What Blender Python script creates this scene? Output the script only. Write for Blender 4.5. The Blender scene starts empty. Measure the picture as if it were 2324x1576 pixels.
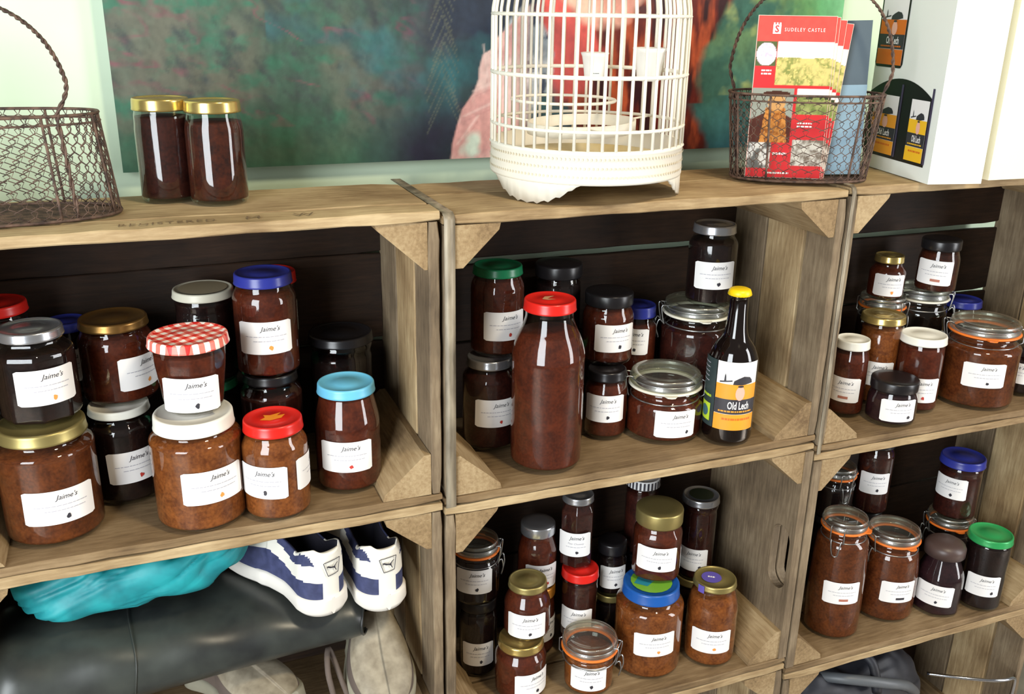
import bpy, math, random
import numpy as np
from mathutils import Vector, Matrix
from mathutils.geometry import tessellate_polygon
PI = math.pi
ZF = 1.47            # height of the crate datum above the floor
S = bpy.context.scene
COL = S.collection

# ------------------------------------------------------------------ camera
def V(*a): return Vector(a)
cam_d = bpy.data.cameras.new('camera'); cam = bpy.data.objects.new('camera', cam_d); COL.objects.link(cam)
cam_d.sensor_width = 36.0; cam_d.lens = 2150.0 / 2324.0 * 36.0; cam_d.clip_start = 0.02
fwd = V(.349, .874, -.338).normalized()
rgt = V(.931, -.365, .016); rgt = (rgt - fwd * rgt.dot(fwd)).normalized()
upv = rgt.cross(fwd).normalized()
cam.matrix_world = Matrix(((rgt.x, upv.x, -fwd.x, 0), (rgt.y, upv.y, -fwd.y, -1.07), (rgt.z, upv.z, -fwd.z, ZF), (0, 0, 0, 1)))
S.camera = cam

# ------------------------------------------------------------------ light
S.view_settings.view_transform = 'Standard'; S.view_settings.look = 'None'
S.view_settings.gamma = 1; S.view_settings.exposure = 0.0
w = bpy.data.worlds.new('room_light'); S.world = w; w.use_nodes = True
w.node_tree.nodes['Background'].inputs[0].default_value = (1.0, .93, .84, 1)
w.node_tree.nodes['Background'].inputs[1].default_value = 0.17
S.cycles.transparent_max_bounces = 32
S.cycles.max_bounces = 10
S.cycles.sample_clamp_indirect = 4.0
def area(name, loc, target, sx, sy, power, col):
    l = bpy.data.lights.new(name, 'AREA'); l.shape = 'RECTANGLE'; l.size = sx; l.size_y = sy
    l.energy = power; l.color = col
    o = bpy.data.objects.new(name, l); COL.objects.link(o); o.location = loc
    d = Vector(target) - Vector(loc); o.rotation_euler = d.to_track_quat('-Z', 'Y').to_euler()
    return o
area('window_light_left', (-1.45, -1.8, 1.45), (.4, .15, 1.15), 1.15, 2.1, 104, (.90, .96, 1.0))
area('window_light_right', (2.65, -1.6, 1.45), (.8, .15, 1.1), .6, 2.1, 46, (.97, .98, 1.0))
area('ceiling_lamp_light', (.9, -1.1, 2.7), (.6, .1, 1.2), .25, .25, 26, (1.0, .86, .62))
# added beams on the floor, placed so the jars reflect bright streaks
for nm, a_, b_, pw_ in (('added_beam_left', (-2.9, -1.9, 2.4), (-1.15, -1.0, 0), 60), ('added_beam_right', (3.4, -1.5, 2.4), (1.95, -.75, 0), 30)):
    q = area(nm, a_, b_, .5, .9, pw_, (1.0, .95, .88)); q.data.spread = math.radians(14)

# ------------------------------------------------------------------ materials
MAT = {}
def new_mat(name):
    m = bpy.data.materials.new(name); m.use_nodes = True; MAT[name] = m
    return m, m.node_tree, m.node_tree.nodes, m.node_tree.links
def srgb(r, g, b):
    f = lambda c: (c / 12.92 if c <= .04045 else ((c + .055) / 1.055) ** 2.4)
    return (f(r / 255), f(g / 255), f(b / 255), 1)
def plain(name, col, rough=.5, metal=0.0, coat=0.0, spec=.5):
    if name in MAT: return MAT[name]
    m, t, n, l = new_mat(name); p = n['Principled BSDF']
    p.inputs['Base Color'].default_value = col; p.inputs['Roughness'].default_value = rough
    p.inputs['Metallic'].default_value = metal; p.inputs['Coat Weight'].default_value = coat
    p.inputs['Specular IOR Level'].default_value = spec
    return m
def noisy(name, c1, c2, scale=40, rough=.5, detail=4, metal=0.0, bump=0.0, stretch=(1, 1, 1), coat=0.0, lo=.35, hi=.65, rough_spread=0):
    if name in MAT: return MAT[name]
    m, t, n, l = new_mat(name); p = n['Principled BSDF']
    tc = n.new('ShaderNodeTexCoord'); mp = n.new('ShaderNodeMapping'); mp.inputs['Scale'].default_value = stretch
    nz = n.new('ShaderNodeTexNoise'); nz.inputs['Scale'].default_value = scale; nz.inputs['Detail'].default_value = detail
    cr = n.new('ShaderNodeValToRGB'); cr.color_ramp.elements[0].color = c1; cr.color_ramp.elements[1].color = c2
    cr.color_ramp.elements[0].position = lo; cr.color_ramp.elements[1].position = hi
    l.new(tc.outputs['Object'], mp.inputs[0]); l.new(mp.outputs[0], nz.inputs['Vector'])
    l.new(nz.outputs['Fac'], cr.inputs[0]); l.new(cr.outputs[0], p.inputs['Base Color'])
    p.inputs['Roughness'].default_value = rough; p.inputs['Metallic'].default_value = metal; p.inputs['Coat Weight'].default_value = coat
    if bump:
        b = n.new('ShaderNodeBump'); b.inputs['Strength'].default_value = bump; b.inputs['Distance'].default_value = .002
        l.new(nz.outputs['Fac'], b.inputs['Height']); l.new(b.outputs[0], p.inputs['Normal'])
    return m
def wood(name, axis, dark, mid, light):
    m, t, n, l = new_mat(name); p = n['Principled BSDF']
    tc = n.new('ShaderNodeTexCoord'); oi = n.new('ShaderNodeObjectInfo')
    add = n.new('ShaderNodeVectorMath'); add.operation = 'ADD'
    mul = n.new('ShaderNodeVectorMath'); mul.operation = 'SCALE'; mul.inputs['Scale'].default_value = 3.0
    cmb = n.new('ShaderNodeCombineXYZ')
    for i in range(3): l.new(oi.outputs['Random'], cmb.inputs[i])
    l.new(cmb.outputs[0], mul.inputs[0]); l.new(tc.outputs['Object'], add.inputs[0]); l.new(mul.outputs[0], add.inputs[1])
    sc = [1, 1, 1]; sc[axis] = .09
    mp = n.new('ShaderNodeMapping'); mp.inputs['Scale'].default_value = sc; l.new(add.outputs[0], mp.inputs[0])
    g = n.new('ShaderNodeTexNoise'); g.inputs['Scale'].default_value = 210; g.inputs['Detail'].default_value = 6; g.inputs['Roughness'].default_value = .65
    l.new(mp.outputs[0], g.inputs['Vector'])
    b = n.new('ShaderNodeTexNoise'); b.inputs['Scale'].default_value = 9; b.inputs['Detail'].default_value = 4; l.new(add.outputs[0], b.inputs['Vector'])
    mix = n.new('ShaderNodeMath'); mix.operation = 'MULTIPLY_ADD'; mix.inputs[1].default_value = .42
    m2 = n.new('ShaderNodeMath'); m2.operation = 'MULTIPLY'; m2.inputs[1].default_value = .58
    l.new(b.outputs['Fac'], m2.inputs[0]); l.new(g.outputs['Fac'], mix.inputs[0]); l.new(m2.outputs[0], mix.inputs[2])
    cr = n.new('ShaderNodeValToRGB'); e = cr.color_ramp.elements
    e[0].position = .35; e[0].color = dark; e[1].position = .66; e[1].color = light
    k = e.new(.5); k.color = mid
    l.new(mix.outputs[0], cr.inputs[0]); l.new(cr.outputs[0], p.inputs['Base Color'])
    p.inputs['Roughness'].default_value = .72; p.inputs['Specular IOR Level'].default_value = .3
    bu = n.new('ShaderNodeBump'); bu.inputs['Strength'].default_value = .35; bu.inputs['Distance'].default_value = .0015
    l.new(g.outputs['Fac'], bu.inputs['Height']); l.new(bu.outputs[0], p.inputs['Normal'])
    return m
WD, WM, WL = srgb(120, 96, 66), srgb(160, 136, 100), srgb(194, 171, 132)
WOOD = [wood('weathered_wood_%s' % 'xyz'[a], a, WD, WM, WL) for a in range(3)]
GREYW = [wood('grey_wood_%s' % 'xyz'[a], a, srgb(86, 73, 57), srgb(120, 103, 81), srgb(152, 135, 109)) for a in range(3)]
BACKW = wood('shade_dark_wood', 0, srgb(28, 18, 12), srgb(42, 28, 18), srgb(58, 39, 26))  # back boards: the shade deep in the crates is put into the colour
BLOCKW = wood('block_wood', 1, srgb(106, 84, 58), srgb(146, 122, 88), srgb(176, 154, 118))
SHELFW = wood('shaded_shelf_wood', 0, srgb(92, 72, 48), srgb(126, 103, 73), srgb(154, 131, 98))  # darker copy of the crate wood, shelf shade put into the colour

def glass_mat(name, tint, ior=1.5, gl=1.0, body=0):
    m, t, n, l = new_mat(name)
    n.remove(n['Principled BSDF'])
    tr = n.new('ShaderNodeBsdfTransparent'); tr.inputs[0].default_value = tint
    gs = n.new('ShaderNodeBsdfGlossy'); gs.inputs['Roughness'].default_value = .04; gs.inputs[0].default_value = (gl, gl, gl, 1)
    lw = n.new('ShaderNodeLayerWeight'); lw.inputs['Blend'].default_value = .5
    pw = n.new('ShaderNodeMath'); pw.operation = 'POWER'; pw.inputs[1].default_value = 4.0; l.new(lw.outputs['Facing'], pw.inputs[0])
    fr = n.new('ShaderNodeMath'); fr.operation = 'MULTIPLY_ADD'; fr.inputs[1].default_value = .9; fr.inputs[2].default_value = .05 * (ior / 1.5) ** 2
    l.new(pw.outputs[0], fr.inputs[0])
    mx = n.new('ShaderNodeMixShader'); l.new(fr.outputs[0], mx.inputs[0]); l.new(tr.outputs[0], mx.inputs[1]); l.new(gs.outputs[0], mx.inputs[2])
    if body:
        df = n.new('ShaderNodeBsdfGlossy'); df.inputs['Roughness'].default_value = .45; df.inputs[0].default_value = (.85, .86, .78, 1)
        m2 = n.new('ShaderNodeMixShader'); m2.inputs[0].default_value = body; l.new(mx.outputs[0], m2.inputs[1]); l.new(df.outputs[0], m2.inputs[2]); mx = m2
    l.new(mx.outputs[0], n['Material Output'].inputs[0])
    return m
GLASS = glass_mat('clear_glass', (.93, .95, .92, 1), 1.55)
LIDGLASS = glass_mat('thick_glass', (.82, .85, .78, 1), 1.9, body=.22)
JAM = {}
def jam(name, c1, c2, c3=None, rough=.35):
    m, t, n, l = new_mat('preserve_' + name); p = n['Principled BSDF']
    tc = n.new('ShaderNodeTexCoord'); nz = n.new('ShaderNodeTexNoise'); nz.inputs['Scale'].default_value = 260; nz.inputs['Detail'].default_value = 4
    n2 = n.new('ShaderNodeTexNoise'); n2.inputs['Scale'].default_value = 55; n2.inputs['Detail'].default_value = 2
    l.new(tc.outputs['Object'], nz.inputs['Vector']); l.new(tc.outputs['Object'], n2.inputs['Vector'])
    mt = n.new('ShaderNodeMath'); mt.operation = 'MULTIPLY_ADD'; mt.inputs[1].default_value = .5
    m2 = n.new('ShaderNodeMath'); m2.operation = 'MULTIPLY'; m2.inputs[1].default_value = .5; l.new(n2.outputs['Fac'], m2.inputs[0])
    l.new(nz.outputs['Fac'], mt.inputs[0]); l.new(m2.outputs[0], mt.inputs[2])
    cr = n.new('ShaderNodeValToRGB'); e = cr.color_ramp.elements; e[0].position = .36; e[0].color = c1; e[1].position = .64; e[1].color = c2
    l.new(mt.outputs[0], cr.inputs[0]); l.new(cr.outputs[0], p.inputs['Base Color']); p.inputs['Roughness'].default_value = .6; p.inputs['Specular IOR Level'].default_value = .12
    b = n.new('ShaderNodeBump'); b.inputs['Strength'].default_value = .25; b.inputs['Distance'].default_value = .002
    l.new(nz.outputs['Fac'], b.inputs['Height']); l.new(b.outputs[0], p.inputs['Normal'])
    JAM[name] = m
jam('brown', srgb(68, 29, 10), srgb(108, 54, 22))
jam('red', srgb(60, 20, 9), srgb(92, 37, 18))
jam('orange', srgb(92, 44, 16), srgb(142, 80, 36))
jam('amber', srgb(36, 11, 6), srgb(72, 28, 12), rough=.2)
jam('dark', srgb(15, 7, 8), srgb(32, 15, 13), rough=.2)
jam('maroon', srgb(34, 12, 10), srgb(62, 24, 17), rough=.25)
jam('purple', srgb(28, 12, 18), srgb(46, 22, 28), rough=.25)

LIDM = {
 'gold': plain('gold_lid', srgb(205, 180, 110), .25, .85), 'bronze': plain('bronze_lid', srgb(150, 112, 60), .3, .8),
 'dullgold': plain('dull_gold_lid', srgb(165, 150, 95), .38, .75),
 'silver': plain('silver_lid', srgb(190, 192, 196), .25, .85), 'white': plain('white_lid', srgb(232, 230, 218), .35),
 'cream': plain('cream_lid', srgb(196, 194, 176), .4), 'blue': plain('blue_lid', srgb(44, 52, 140), .3),
 'skyblue': plain('light_blue_lid', srgb(104, 184, 218), .35), 'red': plain('red_lid', srgb(206, 34, 26), .3),
 'green': plain('green_lid', srgb(20, 120, 76), .3), 'brightgreen': plain('bright_green_lid', srgb(50, 158, 88), .3, .2),
 'black': plain('black_lid', srgb(26, 24, 26), .3), 'brown': plain('brown_lid', srgb(74, 58, 54), .4),
 'royal': plain('royal_blue_lid', srgb(28, 86, 164), .3), 'yellow': plain('yellow_cap', srgb(244, 206, 16), .4),
 'orange': plain('orange_gold_lid', srgb(206, 138, 50), .35, .4)}
WHITEP = plain('label_paper', srgb(240, 237, 234), .6)
INK = plain('black_ink', srgb(48, 46, 54), .6)
GREYINK = plain('grey_ink', srgb(176, 174, 182), .6)
INKS = {'k': INK, 'r': plain('red_ink', srgb(190, 60, 50), .6), 'o': plain('orange_ink', srgb(230, 150, 70), .6), 'b': plain('brown_ink', srgb(176, 110, 90), .6), 'g': GREYINK}
WIRE = plain('steel_wire', srgb(170, 172, 172), .28, .9)
ORSEAL = plain('orange_rubber', srgb(232, 120, 40), .45)
WHSEAL = plain('white_rubber', srgb(226, 222, 205), .45)
# gingham lid
gm, t, n, l = new_mat('gingham_lid'); p = n['Principled BSDF']; p.inputs['Roughness'].default_value = .4
tc = n.new('ShaderNodeTexCoord'); sp = n.new('ShaderNodeSeparateXYZ'); l.new(tc.outputs['Object'], sp.inputs[0])
outs = []
for ax in (0, 1):
    ml = n.new('ShaderNodeMath'); ml.operation = 'MULTIPLY'; ml.inputs[1].default_value = 2 * PI / .0135; l.new(sp.outputs[ax], ml.inputs[0])
    sn = n.new('ShaderNodeMath'); sn.operation = 'SINE'; l.new(ml.outputs[0], sn.inputs[0])
    gt = n.new('ShaderNodeMath'); gt.operation = 'GREATER_THAN'; gt.inputs[1].default_value = 0; l.new(sn.outputs[0], gt.inputs[0]); outs.append(gt)
ad = n.new('ShaderNodeMath'); ad.operation = 'ADD'; l.new(outs[0].outputs[0], ad.inputs[0]); l.new(outs[1].outputs[0], ad.inputs[1])
dv = n.new('ShaderNodeMath'); dv.operation = 'MULTIPLY'; dv.inputs[1].default_value = .5; l.new(ad.outputs[0], dv.inputs[0])
cr = n.new('ShaderNodeValToRGB'); e = cr.color_ramp.elements; e[0].color = srgb(244, 236, 226); e[1].color = srgb(206, 40, 34); k = e.new(.5); k.color = srgb(230, 120, 104)
l.new(dv.outputs[0], cr.inputs[0]); l.new(cr.outputs[0], p.inputs['Base Color'])
LIDM['gingham'] = gm
LIDM['striped'] = plain('striped_lid', srgb(225, 225, 225), .4)

# ------------------------------------------------------------------ mesh helpers
class MB:
    def __init__(s): s.v = []; s.f = []; s.m = []; s.mats = []; s.sm = []; s.col = None
    def mi(s, mat):
        if mat not in s.mats: s.mats.append(mat)
        return s.mats.index(mat)
    def add(s, vs, fs, mat, smooth=True):
        o = len(s.v); s.v += [tuple(v) for v in vs]; k = s.mi(mat)
        for f in fs: s.f.append([i + o for i in f]); s.m.append(k); s.sm.append(smooth)
    def build(s, name, parent=None, loc=None):
        me = bpy.data.meshes.new(name); me.from_pydata(s.v, [], s.f)
        for m in s.mats: me.materials.append(m)
        me.polygons.foreach_set('material_index', s.m); me.polygons.foreach_set('use_smooth', s.sm); me.update()
        o = bpy.data.objects.new(name, me); COL.objects.link(o)
        if parent: o.parent = parent
        if loc is not None: o.location = loc
        return o
def thing(name, label, cat, loc, rz=0, group=None):
    o = bpy.data.objects.new(name, None); COL.objects.link(o); o.empty_display_size = .02
    o.location = (loc[0], loc[1], loc[2] + ZF); o.rotation_euler = (0, 0, rz)
    return tag(o, label, cat, group)
def tag(o, label, cat=None, group=None, kind=None):
    if label: o['label'] = label
    if cat: o['category'] = cat
    if group: o['group'] = group
    if kind: o['kind'] = kind
    return o
def lathe(mb, prof, mat, seg=48, fac=0, fb=1.0, closed=True, flip=False):
    """prof: list of (r,z); fac: number of flat sides"""
    vs = []; fs = []
    n = len(prof)
    for i in range(seg):
        a = 2 * PI * i / seg; k = 1.0
        if fac:
            s_ = 2 * PI / fac; b = (a % s_) - s_ / 2; k = 1 + fb * (math.cos(s_ / 2) / math.cos(b) - 1) * 1.0
        for r, z in prof: vs.append((r * k * math.cos(a), r * k * math.sin(a), z))
    for i in range(seg):
        j = (i + 1) % seg
        for q in range(n - 1):
            a, b, c, d = i * n + q, j * n + q, j * n + q + 1, i * n + q + 1
            r0, r1 = prof[q][0], prof[q + 1][0]
            if r0 < 1e-6: fs.append([a, c, d])
            elif r1 < 1e-6: fs.append([a, b, d])
            else: fs.append([a, b, c, d])
    mb.add(vs, fs, mat)
def tube(mb, pts, r, mat, seg=6, closed=False):
    pts = [Vector(p) for p in pts]; n = len(pts); vs = []; fs = []
    prev = None
    for i, p in enumerate(pts):
        if closed: d = pts[(i + 1) % n] - pts[i - 1]
        else: d = pts[min(i + 1, n - 1)] - pts[max(i - 1, 0)]
        if d.length < 1e-9: d = Vector((0, 0, 1))
        d.normalize()
        if prev is None:
            u = d.cross(Vector((0, 0, 1)))
            if u.length < .1: u = d.cross(Vector((1, 0, 0)))
        else: u = prev - d * prev.dot(d)
        u.normalize(); prev = u; w_ = d.cross(u)
        for k in range(seg):
            a = 2 * PI * k / seg; q = p + u * (r * math.cos(a)) + w_ * (r * math.sin(a)); vs.append(tuple(q))
    m = n if closed else n - 1
    for i in range(m):
        j = (i + 1) % n
        for k in range(seg):
            k2 = (k + 1) % seg; fs.append([i * seg + k, i * seg + k2, j * seg + k2, j * seg + k])
    if not closed:
        fs.append(list(range(seg))[::-1]); fs.append([(n - 1) * seg + k for k in range(seg)])
    mb.add(vs, fs, mat)
def board(mb, x0, x1, y0, y1, z0, z1, axis, mat, seed=0, jit=.0009, ch=.0014, nseg=16):
    rnd = random.Random(seed)
    lo = [x0, y0, z0]; hi = [x1, y1, z1]; oth = [a for a in range(3) if a != axis]
    u, v = oth; vs = []; fs = []
    for i in range(nseg + 1):
        t_ = lo[axis] + (hi[axis] - lo[axis]) * i / nseg
        du = [rnd.uniform(-jit, 0) for _ in range(2)]; dv = [rnd.uniform(-jit, 0) for _ in range(2)]
        ul, uh, vl, vh = lo[u] - du[0], hi[u] + du[1], lo[v] - dv[0], hi[v] + dv[1]
        c = ch * rnd.uniform(.6, 1.5)
        e = .0015 if i in (0, nseg) else 0
        ul += e; uh -= e; vl += e; vh -= e
        for (a, b) in ((ul + c, vl), (uh - c, vl), (uh, vl + c), (uh, vh - c), (uh - c, vh), (ul + c, vh), (ul, vh - c), (ul, vl + c)):
            p_ = [0, 0, 0]; p_[axis] = t_; p_[u] = a; p_[v] = b; vs.append(p_)
    for i in range(nseg):
        for k in range(8): fs.append([i * 8 + k, i * 8 + (k + 1) % 8, (i + 1) * 8 + (k + 1) % 8, (i + 1) * 8 + k])
    fs.append(list(range(8))[::-1]); fs.append([nseg * 8 + k for k in range(8)])
    if axis == 1: fs = [f[::-1] for f in fs]
    mb.add(vs, fs, mat, smooth=False)
def prism(mb, pts, y0, y1, mat, smooth=False):
    """extrude an (x,z) outline along y"""
    n = len(pts); vs = [(a, y0, b) for a, b in pts] + [(a, y1, b) for a, b in pts]
    fs = [list(range(n)), [n + i for i in range(n)][::-1]] + [[i, n + i, n + (i + 1) % n, (i + 1) % n] for i in range(n)]
    mb.add(vs, fs, mat, smooth)
def box(mb, x0, x1, y0, y1, z0, z1, mat):
    vs = [(x, y, z) for x in (x0, x1) for y in (y0, y1) for z in (z0, z1)]
    mb.add(vs, [[0, 1, 3, 2], [4, 6, 7, 5], [0, 4, 5, 1], [2, 3, 7, 6], [0, 2, 6, 4], [1, 5, 7, 3]], mat, False)
_tc = {}
def text_geo(s, shear=0.0, offset=0.0, spacing=1.0):
    k = (s, shear, offset, spacing)
    if k in _tc: return _tc[k]
    c = bpy.data.curves.new('t', 'FONT'); c.body = s; c.shear = shear; c.offset = offset; c.space_character = spacing
    c.size = 1.0; c.resolution_u = 2; c.align_x = 'CENTER'; c.align_y = 'CENTER'
    o = bpy.data.objects.new('t', c); COL.objects.link(o)
    bpy.context.view_layer.update()
    me = bpy.data.meshes.new_from_object(o.evaluated_get(bpy.context.evaluated_depsgraph_get()))
    vs = [(v.co.x, v.co.y) for v in me.vertices]; fs = [list(p.vertices) for p in me.polygons]
    bpy.data.objects.remove(o); bpy.data.curves.remove(c); bpy.data.meshes.remove(me)
    _tc[k] = (vs, fs); return vs, fs
class Wrap:
    """maps label coordinates (u right, v up, metres) onto a cylinder or a plane"""
    def __init__(s, r=None, az=0, z=0, frame=None, tilt=0): s.r = r; s.az = az; s.z = z; s.fr = frame; s.ct = math.cos(tilt); s.st = math.sin(tilt)
    def __call__(s, u, v, d=0):
        u, v = u * s.ct - v * s.st, u * s.st + v * s.ct
        if s.r:
            a = s.az + u / s.r; rr = s.r + d
            return (rr * math.cos(a), rr * math.sin(a), s.z + v)
        o, ux, uy, nn = s.fr
        return tuple(o + ux * u + uy * v + nn * d)
def w_rect(mb, W, u0, u1, v0, v1, d, mat, nu=None, rnd=0.0):
    nu = nu or max(2, int(abs(u1 - u0) / .004)); vs = []; fs = []
    for i in range(nu + 1):
        u = u0 + (u1 - u0) * i / nu
        c = 0
        if rnd:
            e = min(u - u0, u1 - u); c = rnd - math.sqrt(max(0, rnd * rnd - max(0, rnd - e) ** 2)) if e < rnd else 0
        vs += [W(u, v0 + c, d), W(u, v1 - c, d)]
    for i in range(nu): fs.append([2 * i, 2 * i + 2, 2 * i + 3, 2 * i + 1])
    mb.add(vs, fs, mat)
def w_poly(mb, W, pts, d, mat):
    tr = tessellate_polygon([[Vector((a, b, 0)) for a, b in pts]])
    fs = []
    for t in tr:
        (ax, ay), (bx, by), (cx, cy) = (pts[i] for i in t)
        fs.append(list(t) if (bx - ax) * (cy - ay) - (by - ay) * (cx - ax) > 0 else list(t)[::-1])
    vs = [tuple(p) for p in pts]; out = []; cache = {}
    def mid(i, j):
        k = (min(i, j), max(i, j))
        if k not in cache: vs.append(((vs[i][0] + vs[j][0]) / 2, (vs[i][1] + vs[j][1]) / 2)); cache[k] = len(vs) - 1
        return cache[k]
    def split(t, dep):
        a, b, c = t
        if dep == 0 or max(vs[i][0] for i in t) - min(vs[i][0] for i in t) < .0045: out.append([a, b, c]); return
        ab, bc, ca = mid(a, b), mid(b, c), mid(c, a)
        for q in ((a, ab, ca), (ab, b, bc), (ca, bc, c), (ab, bc, ca)): split(q, dep - 1)
    flat = getattr(W, 'r', None) is None and not hasattr(W, 'W') and isinstance(W, Wrap)
    for f in fs: split(f, 0 if flat else 4)
    mb.add([W(a, b, d) for a, b in vs], out, mat)
def w_text(mb, W, s, u, v, size, d, mat, shear=0, offset=0, sx=1.0, spacing=1.0):
    vs, fs = text_geo(s, shear, offset, spacing)
    mb.add([W(u + a * size * sx, v + b * size, d) for a, b in vs], fs, mat, False)
def w_dashes(mb, W, u0, u1, v, h, d, mat, seed):
    r_ = random.Random(seed); u = u0
    while u < u1:
        e = min(u1, u + r_.uniform(.002, .006)); w_rect(mb, W, u, e, v, v + h, d, mat, 1); u = e + .001

# ------------------------------------------------------------------ jars
def make_label(parent, r, az, z, wd, ht, icon, seed, W=None, big=1.0, line=None):
    mb = MB(); W = W or Wrap(r + .0007, az, z, tilt=random.Random(seed).uniform(-.03, .03))
    w_rect(mb, W, -wd / 2, wd / 2, -ht / 2, ht / 2, 0, WHITEP, rnd=.002)
    k = wd / .068
    w_text(mb, W, "Jaime's", .006 * k, ht * .29, .0088 * big, .0004, INK, shear=.35)
    if line: w_text(mb, W, line, .004 * k, ht * .06, .0048, .0004, GREYINK, shear=.2)
    else: w_dashes(mb, W, -wd * .36, wd * .38, ht * .04, .0009, .0004, GREYINK, seed)
    w_dashes(mb, W, -wd * .22, wd * .34, -ht * .10, .0009, .0004, GREYINK, seed + 5)
    rn = random.Random(seed); ic = INKS[icon[0]]; cu = .006 * k if len(icon) < 2 else (.019 * k if icon[1] == 'r' else .004); cv = -ht * .31
    if icon[-1] == 'x':
        w_rect(mb, W, cu - .008, cu + .008, cv - .002, cv + .0025, .0004, ic)
    else:
        w_poly(mb, W, [(cu + (.0026 + rn.uniform(-.0008, .0008)) * math.cos(a), cv + (.003 + rn.uniform(-.001, .001)) * math.sin(a)) for a in [i * PI / 5 for i in range(10)]], .0004, ic)
    return mb.build('label', parent)
def arc(r0, z0, r1, z1, n=6, kind='out'):
    out = []
    for i in range(n + 1):
        a = PI / 2 * i / n
        if kind == 'out': out.append((r1 + (r0 - r1) * math.cos(a), z0 + (z1 - z0) * math.sin(a)))      # vertical first, then flat
        else: out.append((r0 + (r1 - r0) * math.sin(a), z1 + (z0 - z1) * math.cos(a)))                  # flat first, then vertical
    return out
def smooth_pts(pts, n=4):
    out = []
    m = len(pts)
    for i in range(m - 1):
        p0, p1, p2, p3 = pts[max(i - 1, 0)], pts[i], pts[i + 1], pts[min(i + 2, m - 1)]
        for k in range(n):
            t_ = k / n; t2 = t_ * t_; t3 = t2 * t_
            out.append(tuple(.5 * ((2 * p1[j]) + (-p0[j] + p2[j]) * t_ + (2 * p0[j] - 5 * p1[j] + 4 * p2[j] - p3[j]) * t2 + (-p0[j] + 3 * p1[j] - 3 * p2[j] + p3[j]) * t3) for j in range(len(p1))))
    out.append(pts[-1]); return out
def body_profile(kind, r, lr, h, lt):
    nk = lr * .92; zt = h - lt * .35; zn = h - lt
    base = [(0, .003), (r * .72, .003), (r * .78, 0)] + arc(r * .86, 0, r, .009, 5, 'in')
    if kind == 'milk': sh = min(.062, h * .44); up = smooth_pts([(r, zn - sh - .012), (r * .985, zn - sh), (r * .9 + nk * .1, zn - sh * .62), (nk * 1.03, zn - .008), (nk, zn - .002)])
    elif kind == 'taper': return [(0, .003), (r * .66, .003), (r * .72, 0), (r * .80, .004), (r * .84, .012), (r * .99, h * .66), (r, h * .72), (r, h * .78), (nk * 1.0, h * .86), (nk, zt)]
    elif kind == 'wide': up = smooth_pts([(r, zn - .018), (r * .995, zn - .012), (nk * 1.01, zn - .005), (nk, zn)], 3)
    elif kind == 'flask': up = smooth_pts([(r, h * .42), (r * .97, h * .52), (r * .80, h * .66), (nk * .86, h * .76), (nk * .9, zn)], 5)
    elif kind == 'tallbottle': up = smooth_pts([(r, h * .62), (r * .995, h * .68), (r * .9, h * .76), (nk * 1.08, h * .85), (nk * .98, h * .9), (nk, zn)], 5)
    elif kind == 'beer': up = smooth_pts([(r, h * .50), (r * .985, h * .545), (r * .80, h * .625), (r * .50, h * .70), (r * .40, h * .80), (r * .36, h * .93), (r * .38, h * .955), (r * .38, zt)], 5)
    elif kind == 'cliptall': up = smooth_pts([(r, h * .22), (r * .985, h * .5), (r * .93, zn - .035), (r * .885, zn - .022), (nk * .97, zn - .012), (nk * .95, zn - .009)], 4) + [(nk * 1.04, zn - .007), (nk * 1.05, zn - .002), (nk * .96, zn)]; return base + up
    elif kind == 'clip': up = smooth_pts([(r, zn - .030), (r * .985, zn - .022), (nk * .98, zn - .013), (nk * .95, zn - .009)], 4) + [(nk * 1.04, zn - .007), (nk * 1.05, zn - .002), (nk * .96, zn)]; return base + up
    else: up = smooth_pts([(r, zn - .022), (r * .98, zn - .015), (nk * 1.03, zn - .006), (nk, zn - .002)], 3)
    return base + up + [(nk, zt)]
def contents_profile(prof, fill, gap=.0007):
    out = [(0, .006)]
    for r, z in prof:
        if z > fill: break
        if z >= .004: out.append((max(r - gap, .001), max(z, .006)))
    # interpolate the top radius
    rr = out[-1][0]
    for (r0, z0), (r1, z1) in zip(prof, prof[1:]):
        if z0 <= fill <= z1 and z1 > z0 and z0 > .01: rr = max(r0 + (r1 - r0) * (fill - z0) / (z1 - z0) - gap, .001)
    out.append((rr, fill)); out.append((0, fill + .0008)); return out
def lid_mesh(lr, lt, mat, kind='screw'):
    mb = MB()
    if kind == 'tall':
        pr = [(lr * .93, 0), (lr * .985, 0), (lr, .002), (lr, lt - .003), (lr * .985, lt - .001), (lr * .95, lt), (lr * .6, lt), (0, lt)]
    elif kind == 'dome':
        pr = [(lr * .93, 0), (lr, .0005), (lr, lt * .5)] + [(lr * math.cos(a), lt * .5 + lt * .5 * math.sin(a)) for a in (.4, .8, 1.2)] + [(0, lt)]
    else:
        pr = [(lr * .93, .0006), (lr * .97, 0), (lr * 1.0, .0009), (lr * .985, .0028), (lr * .97, lt - .0035), (lr * .965, lt - .0018), (lr * .945, lt - .0004), (lr * .91, lt), (lr * .875, lt - .0008), (lr * .86, lt - .0016), (lr * .45, lt - .0016), (lr * .43, lt - .0010), (0, lt - .0010)]
    lathe(mb, pr, mat, 56)
    return mb
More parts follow.
